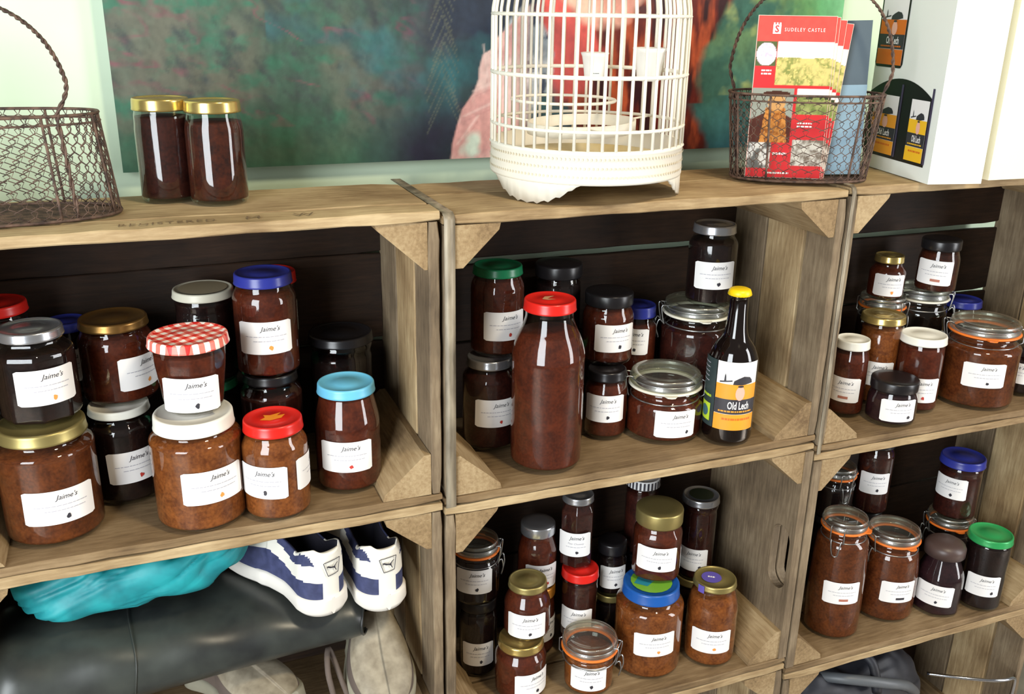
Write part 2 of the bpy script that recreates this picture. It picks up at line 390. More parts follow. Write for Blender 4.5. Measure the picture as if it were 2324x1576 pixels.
def jar(name, label, cat, d, kind='std', fill=.86, jm='brown', lid='gold', icon='k', fac=0, fb=1.0, lidk='screw', grp=None, lock=None, seal=None, latch=None, lab=True, labh=.043, line=None, rot=0, extra_label=None, glass=None):
    x, y, z, h, r, lr, lt, ph, lz, lw = d
    t_ = thing(name, label, cat, (x, y, z), 0, grp)
    if kind[:4] == 'clip': lt = .021
    pr = body_profile(kind, r, lr, h, lt)
    a0 = math.atan2(-1.07 - y, -x)
    mb = MB(); lathe(mb, pr, glass or GLASS, 64 if not fac else 72, fac, fb)
    g = mb.build('glass_body', t_)
    if fac: g.rotation_euler.z = a0 + rot
    mb = MB(); fz = fill * (h - lt) + (0 if kind[:4] != 'clip' else -.006)
    lathe(mb, contents_profile(pr, fz), JAM[jm], 48 if not fac else 72, fac, fb); c = mb.build('preserve', t_)
    if fac: c.rotation_euler.z = a0 + rot
    if kind[:4] == 'clip':
        clip_top(t_, h, lr, r, seal or ORSEAL, a0 + math.radians(latch if latch is not None else -85))
    else:
        lm = lid_mesh(lr, lt, LIDM[lid], lidk)
        o = lm.build('lid', t_, (0, 0, h - lt))
        if lid in ('gingham',): o.rotation_euler.z = .5
    if lab and lw:
        k = r
        if fac == 0 and kind in ('milk', 'flask', 'tallbottle'): k = r
        make_label(t_, r if not fac else r * (1 - .0 * fb), a0 + math.radians(ph), lz, lw, labh, icon, hash_(label), line=line)
        if extra_label is not None: make_label(t_, r, a0 + math.radians(extra_label), lz + .004, lw, labh, icon, hash_(label) + 3)
    return t_
def hash_(s): return sum((i + 3) * ord(c) for i, c in enumerate(s)) % 9973
def clip_top(t_, h, lr, r, seal, az):
    # rubber seal, glass lid, wire clasp
    mb = MB(); z0 = h - .021
    lathe(mb, [(lr * .84, z0), (lr * 1.02, z0 - .0003), (lr * 1.045, z0 + .0014), (lr * 1.02, z0 + .0032), (lr * .84, z0 + .003), (lr * .84, z0)], seal, 56)
    # pull tab
    ta = az + PI / 2
    c, s = math.cos(ta), math.sin(ta)
    pts = [(lr * .98, -.009), (lr * 1.02, -.010), (lr * 1.17, -.006), (lr * 1.2, 0), (lr * 1.17, .006), (lr * 1.02, .010), (lr * .98, .009)]
    vs = [(a * c - b * s, a * s + b * c, z0 + .0005) for a, b in pts] + [(a * c - b * s, a * s + b * c, z0 + .0025) for a, b in pts]
    n = len(pts); mb.add(vs, [list(range(n))[::-1], [n + i for i in range(n)]] + [[i, (i + 1) % n, n + (i + 1) % n, n + i] for i in range(n)], seal, False)
    mb.build('rubber_seal', t_)
    mb = MB(); z1 = z0 + .0034
    lathe(mb, [(lr * .88, z1), (lr * .99, z1), (lr * 1.0, z1 + .002), (lr * .985, z1 + .006), (lr * .955, z1 + .008), (lr * .95, z1 + .0105), (lr * .97, z1 + .0125), (lr * .965, h - .001), (lr * .93, h), (lr * .80, h - .0006), (lr * .72, h - .004), (lr * .3, h - .005), (0, h - .005)], LIDGLASS, 56)
    mb.build('glass_lid', t_)
    mb = MB(); nk = lr * .93; wr = .0011
    ring = lambda rr, zz, m=40: [(rr * math.cos(2 * PI * i / m), rr * math.sin(2 * PI * i / m), zz) for i in range(m)]
    tube(mb, ring(nk * .985 + .0025, h - .037), wr, WIRE, 6, True)
    tube(mb, ring(lr * .965 + .0015, h - .0085), wr, WIRE, 6, True)
    def P(rr, tt, zz): return (rr * math.cos(az) - tt * math.sin(az), rr * math.sin(az) + tt * math.cos(az), zz)
    for s_ in (-1, 1):
        q = .0115 * s_
        tube(mb, smooth_pts([P(lr * .93, q, h - .007), P(lr * 1.1, q, h - .006), P(lr * 1.14, q, h - .012), P(lr * 1.08, q, h - .030), P(lr * 1.04, q, h - .037)], 3), wr, WIRE)
        tube(mb, smooth_pts([P(lr * 1.04, q * .8, h - .037), P(lr * 1.18, q * .75, h - .030), P(lr * 1.25, q * .6, h - .045), P(lr * 1.16, q * .4, h - .060)], 3), wr, WIRE)
        tube(mb, [P(-lr * .94, q, h - .008), P(-lr * 1.08, q, h - .012), P(-lr * 1.08, q, h - .034), P(-lr * .97, q, h - .038)], wr, WIRE)
    tube(mb, [P(lr * 1.16, .0046, h - .060), P(lr * 1.15, 0, h - .063), P(lr * 1.16, -.0046, h - .060)], wr, WIRE)
    tube(mb, [P(lr * 1.1, .0115, h - .006), P(lr * 1.1, -.0115, h - .006)], wr, WIRE)
    mb.build('wire_clasp', t_)

D = {
'T1':(0.0353,0.1613,-0.2290,0.1217,0.0325,0.0334,0.0141,0,0.0000,0),
'T2':(0.0918,0.1271,-0.2290,0.1208,0.0344,0.0331,0.0140,0,0.0000,0),
'L1':(-0.1370,0.0792,-0.6080,0.1410,0.0554,0.0499,0.0151,7,0.0521,0.083),
'L2':(-0.1343,0.0943,-0.4670,0.1123,0.0441,0.0362,0.0116,12,0.0506,0.07),
'L4':(-0.0537,0.1446,-0.6080,0.1262,0.0430,0.0376,0.0105,14,0.0531,0.068),
'L3':(-0.0479,0.1709,-0.4818,0.1067,0.0458,0.0423,0.0114,40,0.0418,0.068),
'L6':(0.0322,0.0517,-0.6080,0.1408,0.0543,0.0482,0.0178,18,0.0612,0.079),
'L5':(0.0358,0.0629,-0.4672,0.0949,0.0432,0.0477,0.0119,-4,0.0316,0.07),
'L13':(0.2251,0.0787,-0.6080,0.1437,0.0434,0.0382,0.0132,-5,0.0537,0.072),
'L14':(0.1236,0.0350,-0.6080,0.1259,0.0410,0.0371,0.0147,-29,0.0550,0.068),
'L8':(0.1401,0.1631,-0.4660,0.1340,0.0433,0.0372,0.0143,-3,0.0567,0.072),
'C2':(0.4507,0.1461,-0.6160,0.1375,0.0399,0.0341,0.0133,18,0.0606,0.068),
'C1':(0.4688,0.1643,-0.4785,0.1307,0.0392,0.0366,0.0131,20,0.0483,0.068),
'C3':(0.5071,0.0624,-0.6160,0.2427,0.0512,0.0368,0.0153,0,0.0000,0),
'C7':(0.6295,0.1174,-0.6160,0.1063,0.0324,0.0300,0.0150,-2,0.0508,0.066),
'C6':(0.6464,0.1549,-0.5097,0.1087,0.0393,0.0367,0.0191,21,0.0443,0.068),
'C11':(0.7196,0.0958,-0.6160,0.0977,0.0584,0.0544,0.0096,21,0.0330,0.066),
'C12':(0.8014,0.0428,-0.6160,0.2345,0.0391,0.0166,0.0095,9,0.0810,0.075),
'C10':(0.8250,0.1567,-0.4360,0.1252,0.0379,0.0336,0.0140,11,0.0500,0.068),
'D10':(0.7123,0.0801,-1.0350,0.1539,0.0559,0.0475,0.0194,14,0.0686,0.07),
'D11':(0.7321,0.1031,-0.8811,0.1223,0.0433,0.0384,0.0250,1,0.0475,0.07),
'D12':(0.8205,0.0578,-1.0350,0.1504,0.0422,0.0362,0.0106,5,0.0513,0.07),
'D8':(0.4865,0.0880,-1.0350,0.0983,0.0410,0.0366,0.0128,34,0.0332,0.066),
'D7':(0.5021,0.1035,-0.9367,0.0927,0.0371,0.0311,0.0113,0,0.0287,0.066),
'D9':(0.5955,0.0620,-1.0350,0.0916,0.0396,0.0440,0.0101,1,0.0344,0.062),
'D3':(0.5621,0.1928,-0.9050,0.1142,0.0329,0.0285,0.0179,17,0.0292,0.06),
'D5':(0.6110,0.1584,-0.8800,0.1303,0.0295,0.0260,0.0118,-8,0.0496,0.06),
'D6':(0.6133,0.1435,-1.0350,0.1645,0.0302,0.0314,0.0151,-9,0.0786,0.06),
'D13':(0.8482,0.1598,-0.9350,0.1583,0.0294,0.0327,0.0126,-17,0.0425,0.062),
'R1':(1.0747,0.0978,-0.6380,0.1317,0.0292,0.0279,0.0150,-15,0.0489,0.062),
'R2':(1.1592,0.1267,-0.6380,0.1568,0.0329,0.0372,0.0124,2,0.0577,0.062),
'R6':(1.2058,0.0776,-0.6380,0.1319,0.0370,0.0381,0.0137,14,0.0419,0.066),
'R7':(1.1279,0.0474,-0.6380,0.0737,0.0398,0.0379,0.0177,20,0.0294,0.06),
'R8':(1.3344,0.0717,-0.6380,0.1454,0.0636,0.0566,0.0109,12,0.0635,0.07),
'R3':(1.1861,0.1604,-0.4680,0.0765,0.0306,0.0248,0.0123,14,0.0282,0.056),
'R4':(1.2914,0.1554,-0.4600,0.0936,0.0343,0.0329,0.0172,-8,0.0391,0.064),
'S1':(1.0965,0.0770,-1.0600,0.2285,0.0486,0.0390,0.0081,15,0.0978,0.066),
'S2':(1.2264,0.0880,-1.0600,0.1731,0.0535,0.0460,0.0084,28,0.0665,0.066),
'S3':(1.3242,0.0562,-1.0600,0.1465,0.0441,0.0362,0.0302,-5,0.0473,0.07),
'S4':(1.4145,0.0394,-1.0600,0.1500,0.0390,0.0399,0.0136,7,0.0553,0.062),
'S5':(1.4090,0.1269,-0.9200,0.1232,0.0387,0.0414,0.0155,-24,0.0665,0.068),
'R9':(1.4413,0.0666,-0.6380,0.0873,0.0318,0.0273,0.0159,-27,0.0427,0.05),
}

# ------------------------------------------------------------------ the room
def structure(mb, name):
    o = mb.build(name); o.location.z = ZF; o['kind'] = 'structure'; return o
WALLM = noisy('mint_wall_paint', srgb(198, 218, 190), srgb(206, 224, 198), 6, .7, 3)
mb = MB(); box(mb, -3.2, 4.2, .30, .40, -ZF, 1.3, WALLM); structure(mb, 'wall_back')
mb = MB(); box(mb, -3.2, 4.2, -3.4, .30, -ZF - .03, -ZF, noisy('stone_floor', srgb(92, 84, 76), srgb(120, 110, 98), 8, .6)); structure(mb, 'floor')

# ------------------------------------------------------------------ crates
T = .015
def crate(label, x0, x1, z0, z1, depth=.255, right='split', left='solid', seed=1, slot=None, gap=.13, group='crates', topgap=.118, backlight=False, topd=.205, slotf=.5):
    cx_ = (x0 + x1) / 2; W2 = (x1 - x0) / 2; H = z1 - z0
    t_ = thing('wooden_crate', label, 'crate', (cx_, 0, z0), 0)
    rn = random.Random(seed)
    def bd(name, a, b, c, d, e, f, ax, mat, jit=.0009):
        mb = MB(); board(mb, a, b, c, d, e, f, ax, mat, rn.randint(0, 9999), jit); return mb.build(name, t_)
    # horizontal sides
    bd('top_board', -W2, W2, 0, topgap, H - T, H, 0, WOOD[0], .0016)
    bd('top_board', -W2, W2, topgap + .004, topd, H - T - .001, H - .0005, 0, WOOD[0])
    bd('top_board', -W2 + T, W2 - T, topd + .003, depth, H - T - .012, H - T - .003, 0, GREYW[0])  # added slat, out of view, keeps light from leaking in at the back
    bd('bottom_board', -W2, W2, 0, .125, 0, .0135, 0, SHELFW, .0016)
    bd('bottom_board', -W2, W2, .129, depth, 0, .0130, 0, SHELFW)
    # ends
    for s in (-1, 1):
        xa, xb = (-W2, -W2 + T) if s < 0 else (W2 - T, W2)
        kind = left if s < 0 else right
        zl, zh = .0135, H - T
        if kind == 'split':
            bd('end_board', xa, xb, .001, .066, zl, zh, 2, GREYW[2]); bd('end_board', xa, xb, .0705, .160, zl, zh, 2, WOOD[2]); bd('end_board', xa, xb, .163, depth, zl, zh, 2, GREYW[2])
        elif kind == 'slot':
            # one wide board with a rounded hand hole through it
            mb = MB(); yc, zc, hw, hh = .034, H * slotf, .023, .058; n = 24; ring = []
            for i in range(n):
                a = 2 * PI * i / n; yy = hw * math.cos(a); zz = hw * math.sin(a) + (hh - hw if math.sin(a) > 0 else -(hh - hw)); ring.append((yc + yy, zc + zz))
            out = []
            for i in range(n):
                a = 2 * PI * i / n; c, s2 = math.cos(a), math.sin(a)
                k = 1 / max(abs(c), abs(s2)); yy = c * k; zz = s2 * k
                out.append((yc + (yy * (yc - .001) if yy < 0 else yy * (depth - yc)), zc + (zz * (zh - zc) if zz > 0 else zz * (zc - zl))))
            vs = []
            for X in (xa, xb):
                vs += [(X, a, b) for a, b in ring] + [(X, a, b) for a, b in out]
            fs = []
            for i in range(n):
                j = (i + 1) % n
                fs += [[i, j, n + j, n + i], [2 * n + i, 3 * n + i, 3 * n + j, 2 * n + j], [i, 2 * n + i, 2 * n + j, j], [n + i, n + j, 3 * n + j, 3 * n + i]]
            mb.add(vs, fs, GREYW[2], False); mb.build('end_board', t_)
        else:
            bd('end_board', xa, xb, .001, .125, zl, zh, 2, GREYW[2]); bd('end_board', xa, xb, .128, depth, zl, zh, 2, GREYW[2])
        # triangular corner blocks running back from the opening
        for top in (0, 1):
            sx = 1 if s < 0 else -1; xi = xb if s < 0 else xa; zi = zh if top else zl; sz = -1 if top else 1
            a = rn.uniform(.058, .066); b = rn.uniform(.054, .062); tr = rn.uniform(.004, .011); t2 = rn.uniform(.004, .011)
            pts = [(xi, zi), (xi + sx * a, zi), (xi + sx * (a - .002), zi + sz * tr), (xi + sx * t2, zi + sz * b), (xi, zi + sz * b)]
            if sx * sz < 0: pts = pts[::-1]
            mb = MB(); prism(mb, pts, .002 + rn.uniform(0, .002), depth - .012, BLOCKW); mb.build('corner_block', t_)
    # back of three boards, the top one ending above an open slit
    yb0, yb1 = depth - .011, depth
    zt = H - T; zs = H - gap
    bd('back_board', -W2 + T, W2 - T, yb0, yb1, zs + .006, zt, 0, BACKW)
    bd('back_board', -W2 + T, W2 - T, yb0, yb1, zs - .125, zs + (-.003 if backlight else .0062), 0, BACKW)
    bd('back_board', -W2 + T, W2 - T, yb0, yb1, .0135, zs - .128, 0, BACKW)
    return t_
XL0, XL1, XC0, XC1, XR0, XR1 = -.266, .332, .336, .9395, .9435, 1.534
cl = crate('wooden crate at upper left holding jars, with faded stencilled letters on its top', XL0, XL1, -.6225, -.229, seed=3, gap=.115, topgap=.050, topd=.198)
crate('wooden crate below the upper left one, holding shoes, a black boot and a teal bag', XL0, XL1, -1.022, -.6225, seed=8)
crate('bottom wooden crate of the left stack, standing on the floor', XL0, XL1, -ZF, -1.022, seed=81)
cc = crate('wooden crate in the upper middle under the birdcage, holding the tall red-capped bottle', XC0, XC1, -.632, -.235, seed=12, backlight=True, topgap=.126, topd=.215)
crate('wooden crate in the lower middle with an oval hand hole in its right end', XC0, XC1, -1.0485, -.632, seed=21, right='slot', slotf=.47)
crate('bottom wooden crate of the middle stack, mostly below the picture edge', XC0, XC1, -ZF, -1.0485, seed=22)
cr_ = crate('wooden crate at upper right under the white bottle carton', XR0, XR1, -.6525, -.232, seed=31, backlight=True, gap=.145, topgap=.12)
crate('wooden crate at lower right with clip-top jars and a green-lidded jar', XR0, XR1, -1.0735, -.6525, seed=42, left='slot', slotf=.522)
crate('bottom wooden crate of the right stack holding a black bag', XR0, XR1, -ZF, -1.0735, seed=43, left='split')
# metal edging bands on the left ends of two crates
STRAP = noisy('worn_metal_band', srgb(92, 82, 66), srgb(158, 146, 124), 60, .5, 4, .15, .2, (1, 1, .2))
def strap(parent, x, zb, zt, wd=.014, dep=.25):
    mb = MB(); path = [(-.0012, zb), (-.0012, zt - .008), (.0015, zt - .002), (.008, zt + .0012), (dep * .5, zt + .0012), (dep, zt + .0012)]
    vs = []; fs = []
    for yy, zz in path: vs += [(x, yy, zz), (x + wd, yy, zz)]
    o = len(vs)
    for yy, zz in path: vs += [(x, yy + .001, zz - .0009), (x + wd, yy + .001, zz - .0009)]
    for i in range(len(path) - 1):
        a = 2 * i; fs += [[a, a + 1, a + 3, a + 2], [o + a, o + a + 2, o + a + 3, o + a + 1], [a, a + 2, o + a + 2, o + a], [a + 1, o + a + 1, o + a + 3, a + 3]]
    mb.add(vs, fs, STRAP); mb.build('metal_edging', parent)
strap(cc, -(XC1 - XC0) / 2 + .0005, .0, .397)
strap(cr_, -(XR1 - XR0) / 2 + .0005, .0, .4205, .007)
# faded stencil marks on the left crate top
FADE = plain('faded_stencil_ink', srgb(112, 88, 62), .8)
Wp = Wrap(frame=(Vector((0, 0, .3938)), Vector((1, 0, 0)), Vector((0, 1, 0)), Vector((0, 0, 1))))
xs = -(XL0 + XL1) / 2
for word, u0_, sz_, sx_ in (('REGISTERED', .026, .016, 1.0), ('M', .118, .018, 1.3), ('W', .175, .018, 1.3)):
    mb = MB()
    if len(word) > 1: w_text(mb, Wp, word, u0_ + xs, .020, sz_, 0, FADE, spacing=1.2)
    else: w_text(mb, Wp, word, u0_ + xs, .022, sz_, 0, FADE, sx=sx_)
    mb.build('stencil_marks', cl)

# ------------------------------------------------------------------ jars, upper shelf
J = jar
J('jam_jar', 'left of two gold-lidded jars of dark amber marmalade standing on the crate top', 'jar', (.0353, .1575) + D['T1'][2:], jm='maroon', lid='gold', fill=.93, glass=None)
J('jam_jar', 'right of two gold-lidded jars of dark amber marmalade standing on the crate top', 'jar', D['T2'], jm='amber', lid='gold', fill=.90)
# left crate
J('chutney_jar', 'large jar with wide gold lid at the front left of the left crate', 'jar', D['L1'], 'wide', jm='brown', lid='dullgold', icon='k')
J('faceted_jar', 'dark faceted jar with silver lid stacked on the large gold-lidded jar', 'jar', D['L2'], fac=8, fb=.8, fill=.80, jm='dark', lid='silver', icon='o')
J('jam_jar', 'dark jar with white lid under the bronze-lidded jar', 'jar', D['L4'], jm='dark', lid='white', fill=.9, icon='r')
J('jam_jar', 'red-brown jar with bronze lid standing on the white-lidded dark jar', 'jar', D['L3'], jm='red', lid='bronze', fill=.92, icon='o')
J('chutney_jar', 'large jar with thick white lid beneath the red gingham-lidded jar', 'jar', D['L6'], 'wide', jm='orange', lid='white', fill=.95, icon='o')
J('gingham_jar', 'tapered jar with red and white gingham lid', 'jar', D['L5'], 'taper', fac=10, fb=.8, jm='red', lid='gingham', fill=.9, icon='k')
J('chutney_jar', 'jar with light blue lid at the right of the left crate', 'jar', D['L13'], 'milk', jm='red', lid='skyblue', fill=.97, icon='r')
J('chutney_jar', 'jar with red lid and yellow flame mark at the front of the left crate', 'jar', D['L14'], jm='orange', lid='red', fill=.95, icon='k', extra_label=82)
J('jam_jar', 'jar with dark blue lid stacked high behind the red-lidded front jar', 'jar', (.136, .135, -.457) + D['L8'][3:4] + (.0405,) + D['L8'][5:], jm='red', lid='blue', fill=.94, icon='o')
def dd(x, y, z, h, r, lr, lt=.013, ph=0, lz=.05, lw=0): return (x, y, z, h, r, lr, lt, ph, lz, lw)
zL, zC, zD, zR, zS = -.608, -.6175, -1.034, -.638, -1.059
J('jam_jar', 'dark jar almost hidden under the dark-blue-lidded jar', 'jar', dd(.136, .135, -.608, .1508, .0405, .036), jm='maroon', lid='black', fill=.86)
J('jam_jar', 'jar with dark red lid right behind the dark-blue-lidded jar', 'jar', dd(.156, .2085, -.466, .124, .031, .033, .016, 55, .06, .055), jm='maroon', lid='red', fill=.92, icon='k')
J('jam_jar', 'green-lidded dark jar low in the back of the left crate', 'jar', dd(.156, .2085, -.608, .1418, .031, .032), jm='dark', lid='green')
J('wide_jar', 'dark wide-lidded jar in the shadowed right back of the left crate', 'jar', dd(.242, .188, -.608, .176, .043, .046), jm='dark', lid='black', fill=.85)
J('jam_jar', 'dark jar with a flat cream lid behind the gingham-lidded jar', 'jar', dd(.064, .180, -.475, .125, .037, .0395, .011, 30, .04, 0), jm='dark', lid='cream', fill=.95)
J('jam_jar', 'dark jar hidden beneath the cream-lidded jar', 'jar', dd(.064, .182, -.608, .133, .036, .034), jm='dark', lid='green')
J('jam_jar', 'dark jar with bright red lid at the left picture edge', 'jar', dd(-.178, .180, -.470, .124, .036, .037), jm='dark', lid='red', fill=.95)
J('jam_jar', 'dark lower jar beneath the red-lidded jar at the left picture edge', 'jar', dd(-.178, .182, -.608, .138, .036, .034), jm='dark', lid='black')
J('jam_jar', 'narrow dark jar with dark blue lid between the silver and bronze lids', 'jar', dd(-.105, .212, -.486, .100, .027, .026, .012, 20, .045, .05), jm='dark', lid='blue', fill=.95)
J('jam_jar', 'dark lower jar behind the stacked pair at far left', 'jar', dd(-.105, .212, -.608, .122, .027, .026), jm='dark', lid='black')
# middle upper crate
J('jam_jar', 'dark jar with silver lid at the left of the middle crate', 'jar', D['C2'], jm='maroon', lid='silver', fill=.95, icon='r')
J('jam_jar', 'jar with green lid stacked on the silver-lidded jar', 'jar', D['C1'], jm='red', lid='green', fill=.95, icon='r')
J('sauce_bottle', 'tall wide bottle of red-brown sauce with a red cap', 'bottle', D['C3'], 'tallbottle', fill=.86, jm='red', lid='red')
J('chutney_jar', 'small dark-lidded jar beside the tall red-capped bottle, under a black-lidded jar', 'jar', D['C7'], jm='red', lid='black', fill=.93, icon='k')
J('chutney_jar', 'black-lidded jar stacked right of the tall red-capped bottle', 'jar', D['C6'], jm='red', lid='black', fill=.93, icon='k', lidk='tall')
J('jam_jar', 'dark jar with black lid at the very back of the middle crate', 'jar', dd(.583, .203, -.484, .120, .035, .036, .02), jm='dark', lid='black', fill=.9, lidk='tall')
J('jam_jar', 'green-lidded dark jar behind the tall red-capped bottle', 'jar', dd(.583, .204, zC, .1335, .035, .035), jm='dark', lid='green', fill=.9)
J('jam_jar', 'slim jar with violet-blue lid behind the pale clip-top jar', 'jar', dd(.721, .198, zC, .176, .032, .030, .018, -10, .122, .055), jm='red', lid='blue', fill=.92)
J('clip_jar', 'tall clip-top jar with white seal under the silver-lidded dark jar', 'jar', dd(.812, .166, zC, .183, .056, .053), 'clip', jm='maroon', fill=.9, seal=WHSEAL, latch=-75)
J('clip_jar', 'low clip-top jar with white seal at the front of the middle crate', 'jar', D['C11'], 'clip', jm='red', fill=.95, seal=WHSEAL, latch=-80, icon='kr')
J('jam_jar', 'dark jar with silver lid standing on the tall clip-top jar', 'jar', D['C10'][:2] + (zC + .1832,) + D['C10'][3:], jm='dark', lid='silver', fill=.9, icon='k')
# middle lower crate
J('chutney_jar', 'large jar with blue and green lid in the lower middle crate', 'jar', D['D10'], 'std', jm='orange', lid='royal', fill=.9, icon='o')
J('chutney_jar', 'squarish jar with tall dull gold lid standing on the blue-green lid', 'jar', D['D11'], fac=4, fb=.28, jm='red', lid='dullgold', fill=.97, icon='k', lidk='tall', rot=PI / 4)
J('chutney_jar', 'jar with gold lid and purple seal sticker', 'jar', D['D12'], 'milk', jm='orange', lid='dullgold', fill=.88, icon='o')
J('chutney_jar', 'gold-lidded jar at the bottom picture edge, left of the orange clip-top jar', 'jar', D['D8'], jm='red', lid='gold', fill=.94, icon='k')
J('chutney_jar', 'round-shouldered jar with gold lid stacked on another gold-lidded jar', 'jar', D['D7'], 'milk', jm='red', lid='dullgold', fill=.97, icon='k', lidk='std')
J('clip_jar', 'small clip-top jar with orange seal at the front of the lower middle crate', 'jar', D['D9'], 'clip', jm='orange', fill=.95, latch=75, icon='k')
J('chutney_jar', 'jar with tall silver lid at the back left of the lower middle crate', 'jar', (.549, .176, -.905) + D['D3'][3:], 'milk', jm='red', lid='silver', fill=.97, icon='rx', lidk='tall')
J('chutney_jar', 'jar with orange-gold lid below the tall-silver-lidded jar', 'jar', dd(.549, .176, zD, .129, .032, .032, .02, 45, .05, .06), jm='red', lid='orange', fill=.97, lidk='tall')
J('hexagonal_jar', 'tall hexagonal jar of pear chutney standing on a red lid', 'jar', D['D5'][:2] + (-.8705,) + D['D5'][3:], fac=6, fb=.9, jm='maroon', lid='silver', fill=.97, icon='k', line='Pear Chutney')
J('jam_jar', 'tall jar with red lid directly beneath the hexagonal jar', 'jar', D['D6'], jm='maroon', lid='red', fill=.92)
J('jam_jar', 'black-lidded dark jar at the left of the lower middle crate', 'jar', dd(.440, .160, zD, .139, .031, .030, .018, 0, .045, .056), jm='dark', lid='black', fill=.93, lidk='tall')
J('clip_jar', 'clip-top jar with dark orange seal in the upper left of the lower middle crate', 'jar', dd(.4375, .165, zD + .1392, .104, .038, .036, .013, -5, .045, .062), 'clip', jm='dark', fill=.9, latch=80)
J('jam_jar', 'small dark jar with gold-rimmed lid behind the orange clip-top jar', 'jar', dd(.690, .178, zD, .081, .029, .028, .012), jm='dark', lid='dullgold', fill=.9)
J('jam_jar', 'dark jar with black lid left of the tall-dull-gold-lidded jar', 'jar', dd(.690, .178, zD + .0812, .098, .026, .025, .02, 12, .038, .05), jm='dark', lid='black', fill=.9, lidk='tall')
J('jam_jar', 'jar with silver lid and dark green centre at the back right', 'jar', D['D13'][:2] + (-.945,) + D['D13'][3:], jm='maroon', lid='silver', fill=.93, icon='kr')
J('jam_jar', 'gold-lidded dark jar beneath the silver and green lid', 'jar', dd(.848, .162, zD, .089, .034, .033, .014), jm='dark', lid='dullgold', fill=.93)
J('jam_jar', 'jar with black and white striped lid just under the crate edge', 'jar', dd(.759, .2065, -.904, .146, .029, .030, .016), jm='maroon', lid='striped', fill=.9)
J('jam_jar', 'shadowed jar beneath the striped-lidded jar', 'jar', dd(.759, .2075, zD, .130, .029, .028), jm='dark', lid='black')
# right upper crate
J('chutney_jar', 'white-lidded jar half hidden by the crate edge at left of the right crate', 'jar', D['R1'], jm='red', lid='white', fill=.93, icon='bx')
J('chutney_jar', 'tall orange-brown jar with gold lid behind the small black-lidded jar', 'jar', D['R2'], jm='orange', lid='gold', fill=.92)
J('chutney_jar', 'round white-lidded jar left of the large orange-sealed clip-top jar', 'jar', D['R6'], 'milk', jm='red', lid='white', fill=.95, icon='r')
J('small_jar', 'small squat jar with black lid at the front of the upper right crate', 'jar', D['R7'], jm='purple', lid='black', fill=.92, icon='kr', lidk='tall', labh=.038)
J('clip_jar', 'large clip-top jar with orange seal in the upper right crate', 'jar', D['R8'], 'clip', jm='brown', fill=.93, latch=-75, icon='k')
J('small_jar', 'small gold-lidded jar standing on a clip-top jar at the back', 'jar', (1.196, .172, zR + .1702) + D['R3'][3:], jm='red', lid='gold', fill=.9, icon='o', labh=.038)
J('clip_jar', 'clip-top jar with orange seal under the small gold-lidded jar', 'jar', dd(1.208, .185, zR, .170, .040, .039), 'clip', jm='dark', fill=.9, latch=60)
J('jam_jar', 'amber jar with black lid high at the back of the upper right crate', 'jar', D['R4'][:2] + (zR + .178,) + D['R4'][3:], jm='amber', lid='black', fill=.93, icon='bx', lidk='tall')
J('clip_jar', 'clip-top jar with clear seal beneath the black-lidded amber jar', 'jar', dd(1.298, .185, zR, .1778, .046, .045), 'clip', jm='dark', fill=.6, seal=WHSEAL, latch=85)
J('jam_jar', 'dark black-lidded jar at the right picture edge of the upper right crate', 'jar', D['R9'], jm='dark', lid='black', fill=.9, icon='o', lidk='tall', labh=.038)
J('jam_jar', 'dark jar with navy lid at the back behind the large clip-top jar', 'jar', dd(1.410, .195, zR, .140, .034, .034), jm='dark', lid='blue', fill=.9)
# right lower crate
J('clip_jar', 'tall clip-top jar with orange seal beside the left end of the lower right crate', 'jar', D['S1'], 'cliptall', jm='brown', fill=.97, latch=-12, icon='bx')
J('clip_jar', 'shorter clip-top jar with orange seal, second from left in its row', 'jar', D['S2'], 'cliptall', jm='brown', fill=.96, latch=-45, icon='kx')
J('coffee_jar', 'waisted jar with brown domed lid between the orange clip-top and the green lid', 'jar', D['S3'], 'flask', jm='purple', lid='brown', fill=.97, icon='k', lidk='dome', fac=6, fb=.35)
J('chutney_jar', 'dark jar with bright green lid at the right of the lower right crate', 'jar', D['S4'], 'milk', jm='dark', lid='brightgreen', fill=.95, icon='kr')
J('jam_jar', 'dark jar with blue lid high in the lower right crate', 'jar', D['S5'][:2] + (zS + .1455,) + D['S5'][3:], jm='maroon', lid='blue', fill=.9, icon='k')
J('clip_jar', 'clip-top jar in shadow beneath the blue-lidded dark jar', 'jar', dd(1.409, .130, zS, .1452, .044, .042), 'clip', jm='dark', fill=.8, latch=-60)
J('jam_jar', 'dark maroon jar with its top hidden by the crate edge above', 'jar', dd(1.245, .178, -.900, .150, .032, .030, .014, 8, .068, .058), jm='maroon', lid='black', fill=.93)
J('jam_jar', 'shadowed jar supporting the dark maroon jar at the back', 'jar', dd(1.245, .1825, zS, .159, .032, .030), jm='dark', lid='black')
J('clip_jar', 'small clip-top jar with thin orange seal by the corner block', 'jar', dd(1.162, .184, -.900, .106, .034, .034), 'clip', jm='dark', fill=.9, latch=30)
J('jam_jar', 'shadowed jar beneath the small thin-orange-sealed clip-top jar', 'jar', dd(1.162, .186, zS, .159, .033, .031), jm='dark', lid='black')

def child(root, name, i=0):
    k = [c for c in root.children if c.name.split('.')[0] == name]; return k[i]
def find(lbl): return [o for o in COL.objects if o.get('label', '').startswith(lbl)][0]
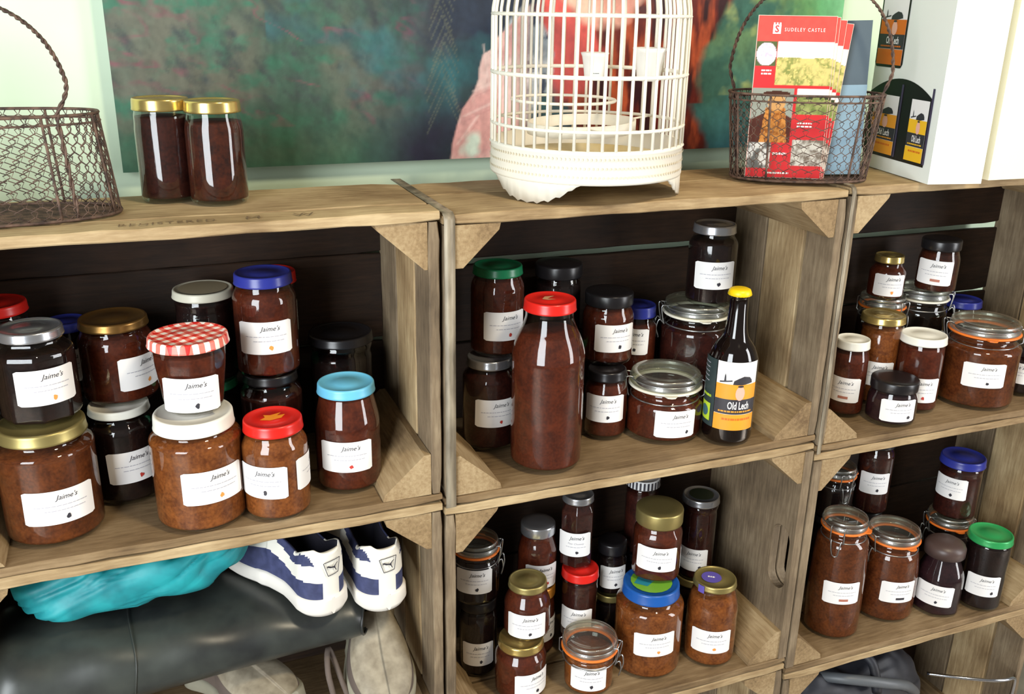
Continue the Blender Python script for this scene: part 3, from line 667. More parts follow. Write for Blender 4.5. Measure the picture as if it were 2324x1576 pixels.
# lid decorations
def lid_spot(root, mat, pts, dz=.0006, name='lid_mark'):
    ld = child(root, 'lid'); top = max(v.co.z for v in ld.data.vertices) - .0008
    mb = MB(); W_ = Wrap(frame=(Vector((0, 0, top + dz)), Vector((1, 0, 0)), Vector((0, 1, 0)), Vector((0, 0, 1))))
    w_poly(mb, W_, pts, 0, mat); o = mb.build(name, ld); return o
circ = lambda r, cx=0, cy=0, n=20, k=1: [(cx + r * math.cos(2 * PI * i / n), cy + r * k * math.sin(2 * PI * i / n)) for i in range(n)]
PURP = plain('purple_sticker', srgb(96, 84, 170), .5)
q = find('jar with red lid and yellow flame'); lid_spot(q, plain('flame_yellow', srgb(236, 140, 30), .4), [(-.016, -.005), (-.004, -.010), (.010, -.006), (.016, .004), (.006, .003), (.012, .011), (-.002, .006), (-.010, .009), (-.009, .001)])
q = find('jar with gold lid and purple'); o = lid_spot(q, PURP, circ(.0165, -.006, .002), name='seal_sticker')
mbx = MB(); Wx = Wrap(frame=(Vector((0, 0, child(q, 'lid').data.vertices[0].co.z + .0008)), Vector((1, 0, 0)), Vector((0, 1, 0)), Vector((0, 0, 1))))
ld = child(q, 'lid'); top = max(v.co.z for v in ld.data.vertices)
Wx = Wrap(frame=(Vector((-.006, .002, top + .0004)), Vector((.8, -.6, 0)), Vector((.6, .8, 0)), Vector((0, 0, 1))))
w_text(mbx, Wx, 'JAM', 0, 0, .008, 0, WHITEP) if False else w_dashes(mbx, Wx, -.006, .006, -.002, .004, 0, WHITEP, 4)
mbx.build('seal_print', ld)
mbs = MB(); lr_ = D['D12'][5]; a = math.radians(200)
Wt = Wrap(lr_ + .0008, a, D['D12'][6] * .45)
w_rect(mbs, Wt, -.006, .006, -.008, .0055, 0, PURP); mbs.build('seal_tab', ld)
q = find('large jar with blue and green'); o = lid_spot(q, plain('lime_green_print', srgb(112, 168, 50), .4), circ(.034)); lid_spot(q, plain('teal_print', srgb(38, 130, 150), .4), [(-.03, .004), (-.012, .02), (.01, .008), (.028, .014), (.020, -.008), (.004, -.002), (-.014, -.012)], .0009)
q = find('jar with silver lid and dark green'); lid_spot(q, plain('dark_green_print', srgb(38, 46, 30), .4), circ(.021))
q = find('tall wide bottle of red-brown'); lid_spot(q, plain('pale_print', srgb(200, 150, 110), .4), [(-.012, 0), (-.004, .010), (.010, .009), (.002, .004), (-.004, 0), (.006, -.006), (-.006, -.006)])
q = find('small squat jar with black'); lid_spot(q, plain('brown_print', srgb(98, 72, 44), .4), circ(.016))
q = find('dark jar with a flat cream'); lid_spot(q, plain('tan_print', srgb(160, 150, 124), .4), circ(.031))
# stripes of the striped lid
q = find('jar with black and white striped'); ld = child(q, 'lid'); mb = MB()
for i in range(28):
    W_ = Wrap(.0304, 2 * PI * i / 28, .008); w_rect(mb, W_, -.0016, .0016, -.007, .0065, 0, INK, 1)
mb.build('stripes', ld)

# ------------------------------------------------------------------ beer bottle
BG = plain('dark_bottle_glass', srgb(16, 9, 8), .06, coat=.6)
ORG = plain('label_orange', srgb(238, 160, 44), .5); DKL = plain('label_charcoal', srgb(52, 50, 56), .5); SKIN = plain('label_pink', srgb(236, 180, 160), .5)
LIME = plain('label_lime', srgb(196, 222, 60), .5); GRN = plain('label_dark_green', srgb(48, 62, 62), .45); YEL = plain('label_yellow', srgb(244, 190, 40), .5); RST = plain('label_rust', srgb(214, 110, 30), .5)
def beer_label(mb, W, w_, h_, org, cut=0):
    """front label: pale sky, dark hills, orange field with a small head, dark name band, orange foot"""
    a, b = -w_ / 2, w_ / 2; y = lambda f: -h_ / 2 + h_ * f
    w_rect(mb, W, a, b, y(0), y(1), 0, WHITEP)
    w_rect(mb, W, a, b, y(.46), y(.68), .0002, org)
    w_poly(mb, W, [(a + w_ * .38, y(.68)), (a + w_ * .40, y(.735)), (a + w_ * .5, y(.77)), (a + w_ * .62, y(.80)), (a + w_ * .76, y(.785)), (a + w_ * .82, y(.745)), (a + w_ * .84, y(.70)), (a + w_ * .6, y(.675))], .0004, DKL)
    w_poly(mb, W, [(a + w_ * .08, y(.715)), (a + w_ * .36, y(.745)), (a + w_ * .36, y(.725)), (a + w_ * .08, y(.695))], .0004, DKL)
    w_poly(mb, W, [(a + w_ * .175, y(.72)), (a + w_ * .185, y(.80)), (a + w_ * .20, y(.835)), (a + w_ * .215, y(.80)), (a + w_ * .225, y(.73))], .0004, DKL)
    w_poly(mb, W, [(w_ * .06 + w_ * .12 * math.cos(t) * .9, y(.55) + h_ * .105 * math.sin(t)) for t in [i * PI / 7 for i in range(14)]], .0004, SKIN)
    w_poly(mb, W, [(w_ * .06 + w_ * .07 * math.cos(t), y(.655) + h_ * .016 * math.sin(t)) for t in [i * PI / 5 for i in range(10)]], .0006, DKL)
    w_rect(mb, W, a, b, y(.24), y(.46), .0003, DKL)
    w_text(mb, W, 'Old Lech', w_ * .05, y(.365), h_ * .155, .0006, WHITEP, offset=.02, sx=.78 * w_ / .055 * .062 / h_ * 1.0)
    w_dashes(mb, W, a + w_ * .1, b - w_ * .1, y(.27), h_ * .022, .0006, org, 3)
    w_rect(mb, W, a, b, y(0), y(.235), .0004, org)
    w_dashes(mb, W, a + w_ * .2, b - w_ * .12, y(.15), h_ * .03, .0006, RST, 9)
d = D['C12']; x, y, z, h, r = d[:5]; r = .0375
bt = thing('beer_bottle', 'dark brown beer bottle with yellow cap and orange Old Lech label', 'bottle', (x, y, z))
pr = body_profile('beer', r, .0166, h, .009); mb = MB(); lathe(mb, pr + [(0, h - .004)], BG, 64); mb.build('bottle_glass', bt)
mb = MB(); vs = []
cap = [(.0158, -.001), (.0172, 0), (.0166, .004), (.0152, .0075), (.012, .009), (0, .0092)]
lathe(mb, cap, LIDM['yellow'], 42); c = mb.build('crown_cap', bt, (0, 0, h - .008))
for v in c.data.vertices:
    if v.co.z < .003: a = math.atan2(v.co.y, v.co.x); k = 1 + .035 * math.cos(a * 21); v.co.x *= k; v.co.y *= k
a0 = math.atan2(-1.07 - y, -x); mb = MB()
beer_label(mb, Wrap(r + .0006, a0 + math.radians(17), .079), .066, .108, ORG); mb.build('front_label', bt)
mb = MB(); Wb = Wrap(r + .0005, a0 + math.radians(-62), .079); w_rect(mb, Wb, -.018, .018, -.054, .054, 0, GRN)
w_rect(mb, Wb, -.014, .0115, -.046, -.018, .0003, LIME); w_poly(mb, Wb, circ(.009, -.001, -.032), .0005, plain('label_blue', srgb(70, 110, 120), .5))
for i in range(5): w_dashes(mb, Wb, -.016, .004, .016 + i * .007, .0016, .0003, GREYINK, i)
w_dashes(mb, Wb, -.012, .012, -.008, .004, .0003, LIME, 8); mb.build('back_label', bt)

# ------------------------------------------------------------------ painting
def fbm(x, y, seed, oct=4):
    rs = np.random.RandomState(seed); tot = np.zeros_like(x); amp = 1; s = 0
    for o in range(oct):
        g = rs.rand(64, 64); xi = np.floor(x).astype(int); yi = np.floor(y).astype(int); fx = x - xi; fy = y - yi
        fx = fx * fx * (3 - 2 * fx); fy = fy * fy * (3 - 2 * fy)
        a = g[yi % 64, xi % 64]; b = g[yi % 64, (xi + 1) % 64]; c = g[(yi + 1) % 64, xi % 64]; d_ = g[(yi + 1) % 64, (xi + 1) % 64]
        tot += amp * ((a * (1 - fx) + b * fx) * (1 - fy) + (c * (1 - fx) + d_ * fx) * fy); s += amp; amp *= .55; x = x * 2.1 + 7; y = y * 2.1 + 3
    return tot / s
def lin(c): c = np.array(c, float) / 255; return np.where(c <= .04045, c / 12.92, ((c + .055) / 1.055) ** 2.4)
def color_mat(name, rough=.5):
    m, t, n, l = new_mat(name); at = n.new('ShaderNodeVertexColor'); at.layer_name = 'paint'
    l.new(at.outputs[0], n['Principled BSDF'].inputs['Base Color']); n['Principled BSDF'].inputs['Roughness'].default_value = rough; return m
def color_grid(name, parent, frame, w_, h_, nx, ny, fn, mat):
    """flat printed or painted surface: frame origin is the lower left corner"""
    u, v = np.meshgrid(np.linspace(0, 1, nx + 1), np.linspace(0, 1, ny + 1)); o, ux, uy = [np.array(q) for q in frame]
    P = o + u[..., None] * w_ * ux + v[..., None] * h_ * uy
    idx = np.arange((nx + 1) * (ny + 1)).reshape(ny + 1, nx + 1)
    f = np.stack([idx[:-1, :-1], idx[:-1, 1:], idx[1:, 1:], idx[1:, :-1]], -1).reshape(-1, 4)
    me = bpy.data.meshes.new(name); me.from_pydata(P.reshape(-1, 3).tolist(), [], f.tolist()); me.materials.append(mat)
    c = np.clip(fn(u, v), 0, 1); ca = me.color_attributes.new('paint', 'FLOAT_COLOR', 'POINT')
    ca.data.foreach_set('color', np.concatenate([c.reshape(-1, 3), np.ones((c.size // 3, 1))], 1).ravel().astype(np.float32))
    ob = bpy.data.objects.new(name, me); COL.objects.link(ob); ob.parent = parent; return ob
PX0, PX1, PZ0, PZ1 = -.016, 1.118, -.2135, .50
def paint(u, v):
    x = PX0 + u * (PX1 - PX0); z = PZ0 + v * (PZ1 - PZ0)
    wx = x + (fbm(x * 14, z * 14, 1) - .5) * .05; wz = z + (fbm(x * 14, z * 14, 2) - .5) * .05
    n1 = fbm(x * 9, z * 9, 3); n2 = fbm(x * 26, z * 40, 4); n3 = fbm(x * 70, z * 30, 5)
    def mix(a, b, t): t = np.clip(t, 0, 1)[..., None]; return a * (1 - t) + b * t
    base = lin((62, 86, 74)) + np.zeros(x.shape + (3,))
    base = mix(base, lin((92, 94, 82)), (n1 - .42) * 4); base = mix(base, lin((56, 102, 82)), (n2 - .48) * 4); base = mix(base, lin((58, 66, 66)), (fbm(x * 60 + z * 30, z * 50, 9) - .5) * 3)
    base = mix(base, lin((112, 74, 80)), np.clip(1 - np.abs(fbm(x * 9 + 5 + z * 9, z * 16, 7) - .5) / .035, 0, 1) * (fbm(x * 30, z * 30, 6) - .35) * 3 * (z > -.16))
    base = mix(base, lin((52, 92, 70)), (-.12 - z) * 10 * (x < .4))
    # dark blue right of centre
    base = mix(base, lin((36, 46, 62)), (x - .27) * 6 * (n1 + .3)); base = mix(base, lin((48, 92, 96)), (fbm(x * 10, z * 12, 8) - .52) * 4 * (x > .18))
    base = mix(base, lin((34, 34, 50)), 1.2 - np.hypot((wx - .40) / .09, (wz + .2) / .07))
    # pine twig
    for k in range(16):
        zz = .06 - k * .012; ln = .012 + .001 * k
        for s in (-1, 1):
            dx = (x - (.425 + .004 * math.sin(k))) * s; dz = z - zz + dx * 2.0
            base = mix(base, lin((96, 100, 84)), (1 - np.abs(dz) / .0028) * .6 * ((dx > 0) & (dx < ln)))
    # right background: green and yellow
    rgt_ = (wx - .80) * 14; g = mix(lin((66, 120, 112)) + np.zeros_like(base), lin((120, 150, 92)), (wz + .12) * 7); g = mix(g, lin((168, 184, 116)), (fbm(x * 14, z * 16, 11) - .52) * 7 * (z > -.13)); g = mix(g, lin((60, 104, 92)), (fbm(x * 18, z * 22, 21) - .5) * 5); g = mix(g, lin((52, 106, 118)), (-.12 - wz) * 9)
    g = mix(g, lin((104, 176, 120)), (x - 1.0) * 14)
    base = mix(base, g, rgt_)
    # dark ground behind the figure, red-brown hair
    hair = mix(lin((104, 34, 26)) + np.zeros_like(base), lin((184, 84, 50)), (fbm(x * 60, z * 14, 12) - .42) * 5); hair = mix(hair, lin((52, 20, 26)), (fbm(x * 34, z * 9, 13) - .55) * 7)
    hx = .745 + .02 * np.sin(z * 18); hw = .150 + .35 * np.clip(z + .05, -.2, .25) * .5
    hw = np.where(z < -.14, .115, hw)
    base = mix(base, hair, (hw - np.abs(wx - hx)) * 60)
    # red sleeve, cheek, pale skin
    skin = mix(lin((214, 150, 136)) + np.zeros_like(base), lin((238, 200, 178)), (fbm(x * 16, z * 16, 14) - .4) * 3)
    base = mix(base, lin((206, 84, 78)), (1 - np.hypot((wx - .615) / .055, (wz + .035) / .11)) * 5)
    base = mix(base, skin, (1 - np.hypot((wx - .675) / .085, (wz - .045) / .075)) * 5)
    base = mix(base, lin((86, 44, 44)), (1 - np.hypot((x - .745) / .012, (z - .0) / .006)) * 4)
    # grey-white fur between hand and hair
    fur = mix(lin((150, 164, 172)) + np.zeros_like(base), lin((226, 232, 234)), (fbm(x * 50, z * 50, 15) - .4) * 4); fur = mix(fur, lin((60, 74, 96)), (fbm(x * 60, z * 45, 16) - .62) * 9)
    base = mix(base, fur, (1 - np.hypot((wx - .545) / .040, (wz + .085) / .085)) * 6)
    # hand, two fingers and wrist
    def seg(x0, z0, x1, z1, r0, r1):
        dx, dz = x1 - x0, z1 - z0; t = np.clip(((x - x0) * dx + (z - z0) * dz) / (dx * dx + dz * dz), 0, 1)
        return (r0 + (r1 - r0) * t - np.hypot(x - x0 - t * dx, z - z0 - t * dz)) * 300
    flesh = mix(lin((212, 156, 148)) + np.zeros_like(base), lin((232, 196, 184)), (fbm(x * 30, z * 22, 17) - .4) * 4)
    bx = np.interp(z, [-.214, -.19, -.165, -.142, -.118, -.10, -.085, -.065, -.058], [.434, .437, .444, .452, .470, .477, .478, .484, .497])
    hm = np.minimum.reduce([(x - bx) * 320, (.56 - x) * 100, (-.056 - z + (x - .49) * .9 * (x > .49)) * 320])
    base = mix(base, flesh, hm)
    base = mix(base, lin((196, 208, 190)), np.clip(hm, 0, 1) * (1 - np.hypot((wx - .468) / .014, (wz + .190) / .024)) * 2)
    for a_ in ((.446, -.200, .478, -.160), (.456, -.160, .500, -.142), (.470, -.125, .505, -.112), (.486, -.06, .492, -.105)):
        base = mix(base, lin((176, 112, 108)), np.clip(seg(*a_, .0012, .0016), 0, 1) * .7)
        base = mix(base, lin((240, 212, 200)), np.clip(seg(a_[0], a_[1] + .008, a_[2], a_[3] + .008, .0025, .003), 0, 1) * .6)
    return base * (.70 + .60 * n3)[..., None] * (.85 + .3 * fbm(x * 180 + z * 90, z * 160, 19, 2))[..., None]
CANV = color_mat('oil_paint', .45)
pt = thing('painting', 'large unframed green and red figure painting on the wall behind the cage', 'painting', ((PX0 + PX1) / 2, .278, PZ0))
mb = MB(); hw_ = (PX1 - PX0) / 2
box(mb, -hw_, hw_, .0005, .0215, 0, PZ1 - PZ0, plain('canvas_edge', srgb(92, 104, 88), .8)); mb.build('canvas', pt)
color_grid('painted_surface', pt, ((-hw_, 0, 0), (1, 0, 0), (0, 0, 1)), hw_ * 2, PZ1 - PZ0, 460, 300, paint, CANV)
for o_ in (pt,): o_.rotation_euler.y = math.radians(0)

# ------------------------------------------------------------------ birdcage
CW = plain('cage_white_paint', srgb(238, 232, 216), .45)
TRAYM = noisy('cage_tray_wood', srgb(206, 184, 130), srgb(228, 214, 176), 20, .6)
R = .128; zt_ = -.235
cg = thing('birdcage', 'white round-topped wire birdcage with scalloped feet on the middle crate', 'birdcage', (.572, .105, zt_))
def ring_pts(rr, zz, m=72, cx=0, cy=0): return [(cx + rr * math.cos(2 * PI * i / m), cy + rr * math.sin(2 * PI * i / m), zz) for i in range(m)]
mb = MB(); lathe(mb, [(R - .003, .027), (R + .001, .027), (R + .002, .030), (R + .001, .064), (R + .003, .066), (R + .001, .069), (R - .003, .069), (R - .003, .027)], CW, 96); mb.build('base_band', cg)
# lace relief on the band and the feet
LACE = plain('lace_shadow_paint', srgb(222, 210, 184), .5)
mb = MB(); rl = random.Random(4)
for i in range(150):
    a = 2 * PI * i / 150
    for j in range(3):
        W_ = Wrap(R + .0026, a + (j % 2) * PI / 150, .037 + j * .011); w_poly(mb, W_, circ(.0017, n=6), 0, LACE)
mb.build('lace_relief', cg)
for k, a0_ in enumerate((math.radians(-150), math.radians(-27), math.radians(92))):
    mb = MB(); n = 28; vs = []; half = .56
    for i in range(n + 1):
        t_ = -1 + 2 * i / n; a = a0_ + t_ * half; depth_ = .0285 * (1 - abs(t_) ** 2.2) - .0042 * abs(math.sin(t_ * 4.5 * PI)) * (abs(t_) < .97) + .0
        zb = max(.027 - depth_ * 1.02, .0) if abs(t_) < .12 else max(.027 - depth_, .0006)
        for rr in (R + .001, R - .002): vs += [(rr * math.cos(a), rr * math.sin(a), .029), (rr * math.cos(a), rr * math.sin(a), zb)]
    fs = []
    for i in range(n):
        b = 4 * i; fs += [[b, b + 1, b + 5, b + 4], [b + 2, b + 6, b + 7, b + 3], [b + 1, b + 3, b + 7, b + 5]]
    mb.add(vs, fs, CW); mb.build('scalloped_foot', cg)
mb = MB(); lathe(mb, [(0, .030), (R - .004, .030), (R - .004, .033), (0, .033)], TRAYM, 64)
lathe(mb, [(R - .02, .033), (R - .016, .033), (R - .016, .048), (R - .02, .048), (R - .02, .033)], TRAYM, 64); mb.build('floor_tray', cg)
mb = MB()
for zz in (.092, .156, .227): tube(mb, ring_pts(R, zz), .0024 if zz != .156 else .0029, CW, 6, True)
mb.build('hoop', cg)
for i in range(46):
    a = 2 * PI * (i + .35) / 46; c, s = math.cos(a), math.sin(a); mb = MB(); pts = [(R, .066), (R, .14), (R, .221)]
    for q in range(1, 13):
        b = PI / 2 * q / 12; pts.append((.010 + (R - .010) * max(0, math.cos(b)) ** .72, .221 + .099 * math.sin(b)))
    tube(mb, [(r_ * c, r_ * s, z_) for r_, z_ in pts], .0021, CW, 6)
    mb.build('bar', cg)
mb = MB(); lathe(mb, [(0, .316), (.016, .316), (.017, .322), (.010, .328), (.004, .334), (.003, .345), (0, .346)], CW, 24)
tube(mb, [(.014 * math.cos(t), 0, .358 + .014 * math.sin(t)) for t in [2 * PI * i / 24 for i in range(24)]], .0016, CW, 6, True); mb.build('top_ring', cg)
# hanging hoop perch inside
mb = MB(); lathe(mb, [(.070, .078), (.073, .078), (.073, .093), (.070, .093), (.070, .078)], CW, 64)
for i_, v_ in enumerate(mb.v): mb.v[i_] = (v_[0] - .006, v_[1] + .004, v_[2] + v_[0] * .04)
mb.build('inner_band', cg); mb = MB()
tube(mb, ring_pts(.070, .118, 48, -.022, .03), .0022, CW, 6, True)
for a in (.3, 2.4, 4.4): tube(mb, [(-.006 + .072 * math.cos(a), .004 + .072 * math.sin(a), .088), (R * math.cos(a), R * math.sin(a), .093)], .0015, CW)
mb.build('inner_hoop', cg)
CHINA = plain('white_china', srgb(244, 242, 236), .2); BLUEP = plain('grey_blue_print', srgb(120, 130, 130), .4)
for (px_, py_, sc) in ((.030, .045, 1.0), (.100, .018, 1.2)):
    mb = MB(); r_ = .0165 * sc
    lathe(mb, [(0, 0), (r_ * .74, 0), (r_ * .82, .003), (r_ * .92, .018 * sc), (r_ * 1.06, .031 * sc), (r_ * 1.2, .036 * sc), (r_ * 1.08, .0365 * sc), (r_ * .84, .02 * sc), (0, .006)], CHINA, 32)
    W_ = Wrap(r_ * .80, -2.0, .013 * sc)
    for i in range(3): w_rect(mb, W_, -.006, .006, -.004 + i * .003, -.003 + i * .003, .0012, BLUEP)
    o = mb.build('feeding_cup', cg, (px_, py_, .142))

# ------------------------------------------------------------------ wire baskets
RUST = noisy('rusty_wire', srgb(62, 48, 42), srgb(112, 88, 74), 90, .7, 3, .3)
def basket(label, x, y, zb, yaw, a, b, h, flare, hh, hw, nd, handle_dir):
    t_ = thing('wire_basket', label, 'basket', (x, y, zb), yaw)
    E_ = lambda t, z: ((a + flare * z / h) * math.copysign(abs(math.cos(t)) ** .85, math.cos(t)), (b + flare * .6 * z / h) * math.copysign(abs(math.sin(t)) ** .85, math.sin(t)), z)
    mb = MB(); tube(mb, [E_(2 * PI * i / 64, h) for i in range(64)], .0018, RUST, 6, True); tube(mb, [E_(2 * PI * i / 64, h - .009) for i in range(64)], .0013, RUST, 6, True); mb.build('rim', t_)
    mb = MB(); tube(mb, [E_(2 * PI * i / 64, .0022) for i in range(64)], .0019, RUST, 6, True); mb.build('base_ring', t_)
    mb = MB(); nv = 10
    for i in range(nd):
        for s in (-1, 1):
            pts = []
            for j in range(nv * 2 + 1):
                f = j / (nv * 2); zig = (.22 if j % 2 else -.22) * (2 * PI / nd)
                pts.append(E_(2 * PI * i / nd + s * f * 2 * PI / nd * 5 + zig * s, .003 + f * (h - .004)))
            tube(mb, pts, .0006, RUST, 4)
    mb.build('wire_mesh', t_)
    mb = MB(); m = int(2 * a / .0036)
    for i in range(m):
        for s in (-1, 1):
            x0 = -a + 2 * a * (i + .5) / m; pts = []
            for j in range(-8, 9):
                yy = b * j / 8 * .98; xx = x0 + s * yy
                if (abs(xx) / a) ** 2.2 + (abs(yy) / b) ** 2.2 < 1: pts.append((xx, yy, .0016))
            if len(pts) > 1: tube(mb, pts, .0009, RUST, 4)
    mb.build('base_mesh', t_)
    for t in (.35, 1.0, 2.15, 2.8, 3.5, 4.15, 5.3, 5.95):
        mb = MB(); tube(mb, [E_(t, h * k / 6 + .001) for k in range(7)], .0016, RUST, 6); mb.build('upright', t_)
    mb = MB(); pts = []; (dx, dy) = handle_dir; N = 44
    for i in range(N + 1):
        q = PI * i / N; c = math.cos(q); u = math.copysign(abs(c) ** .85, c)
        pts.append((dx * u * hw, dy * u * hw, h + hh * math.sin(q) ** .8))
    kb = min(1.0, .97 / max(1e-6, (abs(dx * hw / a) ** 2.35 + abs(dy * hw / b) ** 2.35) ** (1 / 2.35)))
    kt = min(1.0, 1.0 / max(1e-6, (abs(dx * hw / (a + flare)) ** 2.35 + abs(dy * hw / (b + flare * .6)) ** 2.35) ** (1 / 2.35)))
    pts = [(p_[0], p_[1], p_[2]) if p_[2] > h + .03 else (p_[0] * (kt + (1 - kt) * (p_[2] - h) / .03), p_[1] * (kt + (1 - kt) * (p_[2] - h) / .03), p_[2]) for p_ in pts]
    lo0 = [(dx * hw * (kb + (kt - kb) * k / 5), dy * hw * (kb + (kt - kb) * k / 5), h * k / 5 + .002) for k in range(0, 5)]; lo1 = [(-q_[0], -q_[1], q_[2]) for q_ in lo0[::-1]]
    pts = lo0 + pts + lo1
    L = len(pts); fine = smooth_pts(pts, 5)
    for ph in (0, PI):
        tw = []
        for i, p_ in enumerate(fine):
            an = i * .75 + ph; tw.append((p_[0] + .0013 * math.cos(an), p_[1] + .0013 * math.sin(an), p_[2] + .0008 * math.sin(an)))
        tube(mb, tw, .0015, RUST, 5)
    mb.build('twisted_handle', t_); return t_
basket('empty oval chicken-wire basket with twisted handle at the left picture edge', -.172, .101, -.2287, 0, .152, .062, .112, -.012, .118, .116, 56, (1, -.42))
basket('oval chicken-wire basket holding red leaflets beside the white carton', .912, .086, -.2316, math.radians(-22), .098, .054, .122, .012, .150, .106, 42, (1, -.36))

# ------------------------------------------------------------------ leaflets
def leaflet_paint(u, v):
    C = np.zeros(u.shape + (3,)) + lin((206, 52, 56)); n1 = fbm(u * 16, v * 30, 31); n2 = fbm(u * 40, v * 80, 32)
    def put(m, col): C[m] = (col[m] if col.shape == C.shape else col)
    def shade(a, b, t): t = np.clip(t, 0, 1)[..., None]; return lin(a) * (1 - t) + lin(b) * t
    put(v > .845, shade((216, 76, 70), (222, 88, 80), n1))
    land = shade((206, 190, 120), (134, 140, 76), (n1 - .4) * 4); land = np.where((n2 > .62)[..., None], lin((214, 196, 120)), land)
    land = np.where((v > .745 + .01 * n1)[..., None], lin((240, 240, 236)), land); put((u > .27) & (v > .58) & (v <= .845), land)
    fl = shade((214, 180, 214), (240, 226, 240), (n2 - .3) * 3); fl = np.where((np.hypot((u - .135) / .13, (v - .77) / .07) > 1)[..., None], lin((84, 96, 60)), fl); put((u <= .265) & (v > .70) & (v <= .845), fl)
    # plain seated figure against grey
    m = (u < .55) & (v > .22) & (v <= .56); fig = np.zeros_like(C) + lin((150, 156, 146))
    fig = np.where((v < .44 - np.abs(u - .30) * .25)[..., None], lin((86, 46, 36)), fig)
    body = (np.abs(u - .32) < .13 + (.44 - v) * .25) & (v < .445); fig = np.where(body[..., None], shade((150, 84, 34), (206, 140, 70), (n2 - .3) * 3), fig)
    fig = np.where((np.hypot((u - .33) / .115, (v - .475) / .052) < 1)[..., None], lin((214, 164, 106)), fig)
    fig = np.where((np.hypot((u - .32) / .18, (v - .530) / .016) < 1)[..., None], lin((74, 44, 34)), fig); put(m, fig)
    m = (u > .58) & (v > .40) & (v <= .56); g = shade((108, 124, 66), (160, 166, 104), (n1 - .3) * 3); g = np.where((v > .515)[..., None], lin((232, 234, 232)), g); g = np.where(((v > .495) & (v < .52) & (n1 > .5))[..., None], lin((60, 70, 46)), g); put(m, g)
    put((u <= .30) & (v > .055) & (v <= .22), shade((104, 104, 100), (216, 214, 208), (n1 - .4) * 6))
    put((u > .58) & (v > .075) & (v <= .24), shade((120, 108, 96), (204, 200, 190), (n1 - .35) * 4))
    return C
LFM = color_mat('glossy_print', .3); PAPR = plain('leaflet_red_paper', srgb(206, 60, 60), .4); PAPW = plain('leaflet_edge', srgb(236, 222, 206), .6)
LW, LH = .108, .224; yaw = math.radians(-26)
lb = ['front red castle leaflet with photographs, foremost in the basket', 'second red leaflet, a sliver of it showing right of the front one', 'third red leaflet fanned a little to the right', 'rearmost red leaflet, fanned furthest to the right']
for i in range(4):
    ox = [0, .003, .006, .008][i]; oy = .004 * i; roll = [0, .012, .045, .085][i]
    bx_, by_ = .826 + ox * .9 + oy * .42, .095 - ox * .43 + oy * .9
    t_ = thing('leaflet', lb[i], 'leaflet', (bx_, by_, -.2285), yaw, 'red castle leaflets in the basket')
    t_.rotation_euler = (math.radians(-3), roll, yaw)
    mb = MB(); box(mb, 0, LW, 0, .0028, .0005, LH, PAPW); box(mb, .0006, LW - .0006, -.0004, .0032, .001, LH - .0006, PAPR); mb.build('paper', t_)
    color_grid('printed_cover', t_, ((.0008, -.0007, .0012), (1, 0, 0), (0, 0, 1)), LW - .0016, LH - .002, 100, 200, leaflet_paint, LFM)
    if i == 0:
        mb = MB(); Wf = Wrap(frame=(Vector((0, -.0012, 0)), Vector((1, 0, 0)), Vector((0, 0, 1)), Vector((0, -1, 0))))
        w_text(mb, Wf, 'SUDELEY CASTLE', LW * .60, LH * .915, .0068, 0, WHITEP, spacing=1.35, sx=.82)
        w_rect(mb, Wf, .021, .032, LH * .89, LH * .945, 0, WHITEP, 2); w_text(mb, Wf, 'S', .0265, LH * .917, .013, .0003, PAPR, offset=.02)
        for uu in (.0225, .0265, .0305): w_rect(mb, Wf, uu - .0012, uu + .0012, LH * .945, LH * .957, 0, WHITEP, 1)
        for q, vv in enumerate((.665, .645)): w_dashes(mb, Wf, .010, .024, LH * vv, .0022, 0, WHITEP, q)
        for q, vv in enumerate((.345, .325)): w_dashes(mb, Wf, .067, .088, LH * vv, .0022, 0, WHITEP, q + 4)
        w_dashes(mb, Wf, .036, .056, LH * .15, .003, 0, WHITEP, 9); w_dashes(mb, Wf, .030, .062, LH * .028, .0024, 0, WHITEP, 12); mb.build('lettering', t_)
bk = thing('booklet', 'slate blue booklet leaning behind the red leaflets in the basket', 'booklet', (.905, .092, -.2285), yaw)
bk.rotation_euler = (math.radians(-2), math.radians(-2), math.radians(-24))
mb = MB(); box(mb, 0, .100, 0, .005, .0, .216, plain('slate_cover', srgb(84, 98, 108), .45)); mb.build('cover', bk)
mb = MB(); box(mb, .0, .1002, -.0006, .0006, .0002, .128, plain('pale_blue_cover', srgb(138, 166, 184), .45)); mb.build('pale_lower_panel', bk)

# ------------------------------------------------------------------ cartons
CARD = plain('white_carton_board', srgb(236, 240, 232), .55); CARD2 = plain('cream_carton_board', srgb(238, 230, 200), .55)
BLK = plain('printed_black', srgb(24, 18, 20), .35)
ct = thing('bottle_carton', 'white beer carton printed with Old Lech bottles at the right', 'carton', (1.062, -.018, -.2318), math.radians(-12))
mb = MB(); cw, cd, chh = .085, .19, .31
box(mb, 0, cw, 0, cd, 0, chh, CARD); mb.build('box', ct)
# side face towards the left: frame with u running from the back to the front corner
Wc = Wrap(frame=(Vector((-.0004, cd, 0)), Vector((0, -1, 0)), Vector((0, 0, 1)), Vector((-1, 0, 0))))
def arch_panel(mb, u0, u1, v0, v1, top, mat, d=.0003):
    n = 16; vs = []
    for i in range(n + 1):
        u = u0 + (u1 - u0) * i / n; t = 2 * i / n - 1; vs += [Wc(u, v0, d), Wc(u, v1 + top * (1 - t * t), d)]
    mb.add(vs, [[2 * i, 2 * i + 2, 2 * i + 3, 2 * i + 1] for i in range(n)], mat, False)
mb = MB(); arch_panel(mb, .0005, .172, .021, .116, .024, BLK)
mb.build('window_print', ct)
class Sub:
    def __init__(s, W, u, v, d): s.W, s.u, s.v, s.d = W, u, v, d
    def __call__(s, a, b, d=0): return s.W(a + s.u, b + s.v, d + s.d)
GL = plain('printed_bottle_sheen', srgb(70, 60, 84), .2)
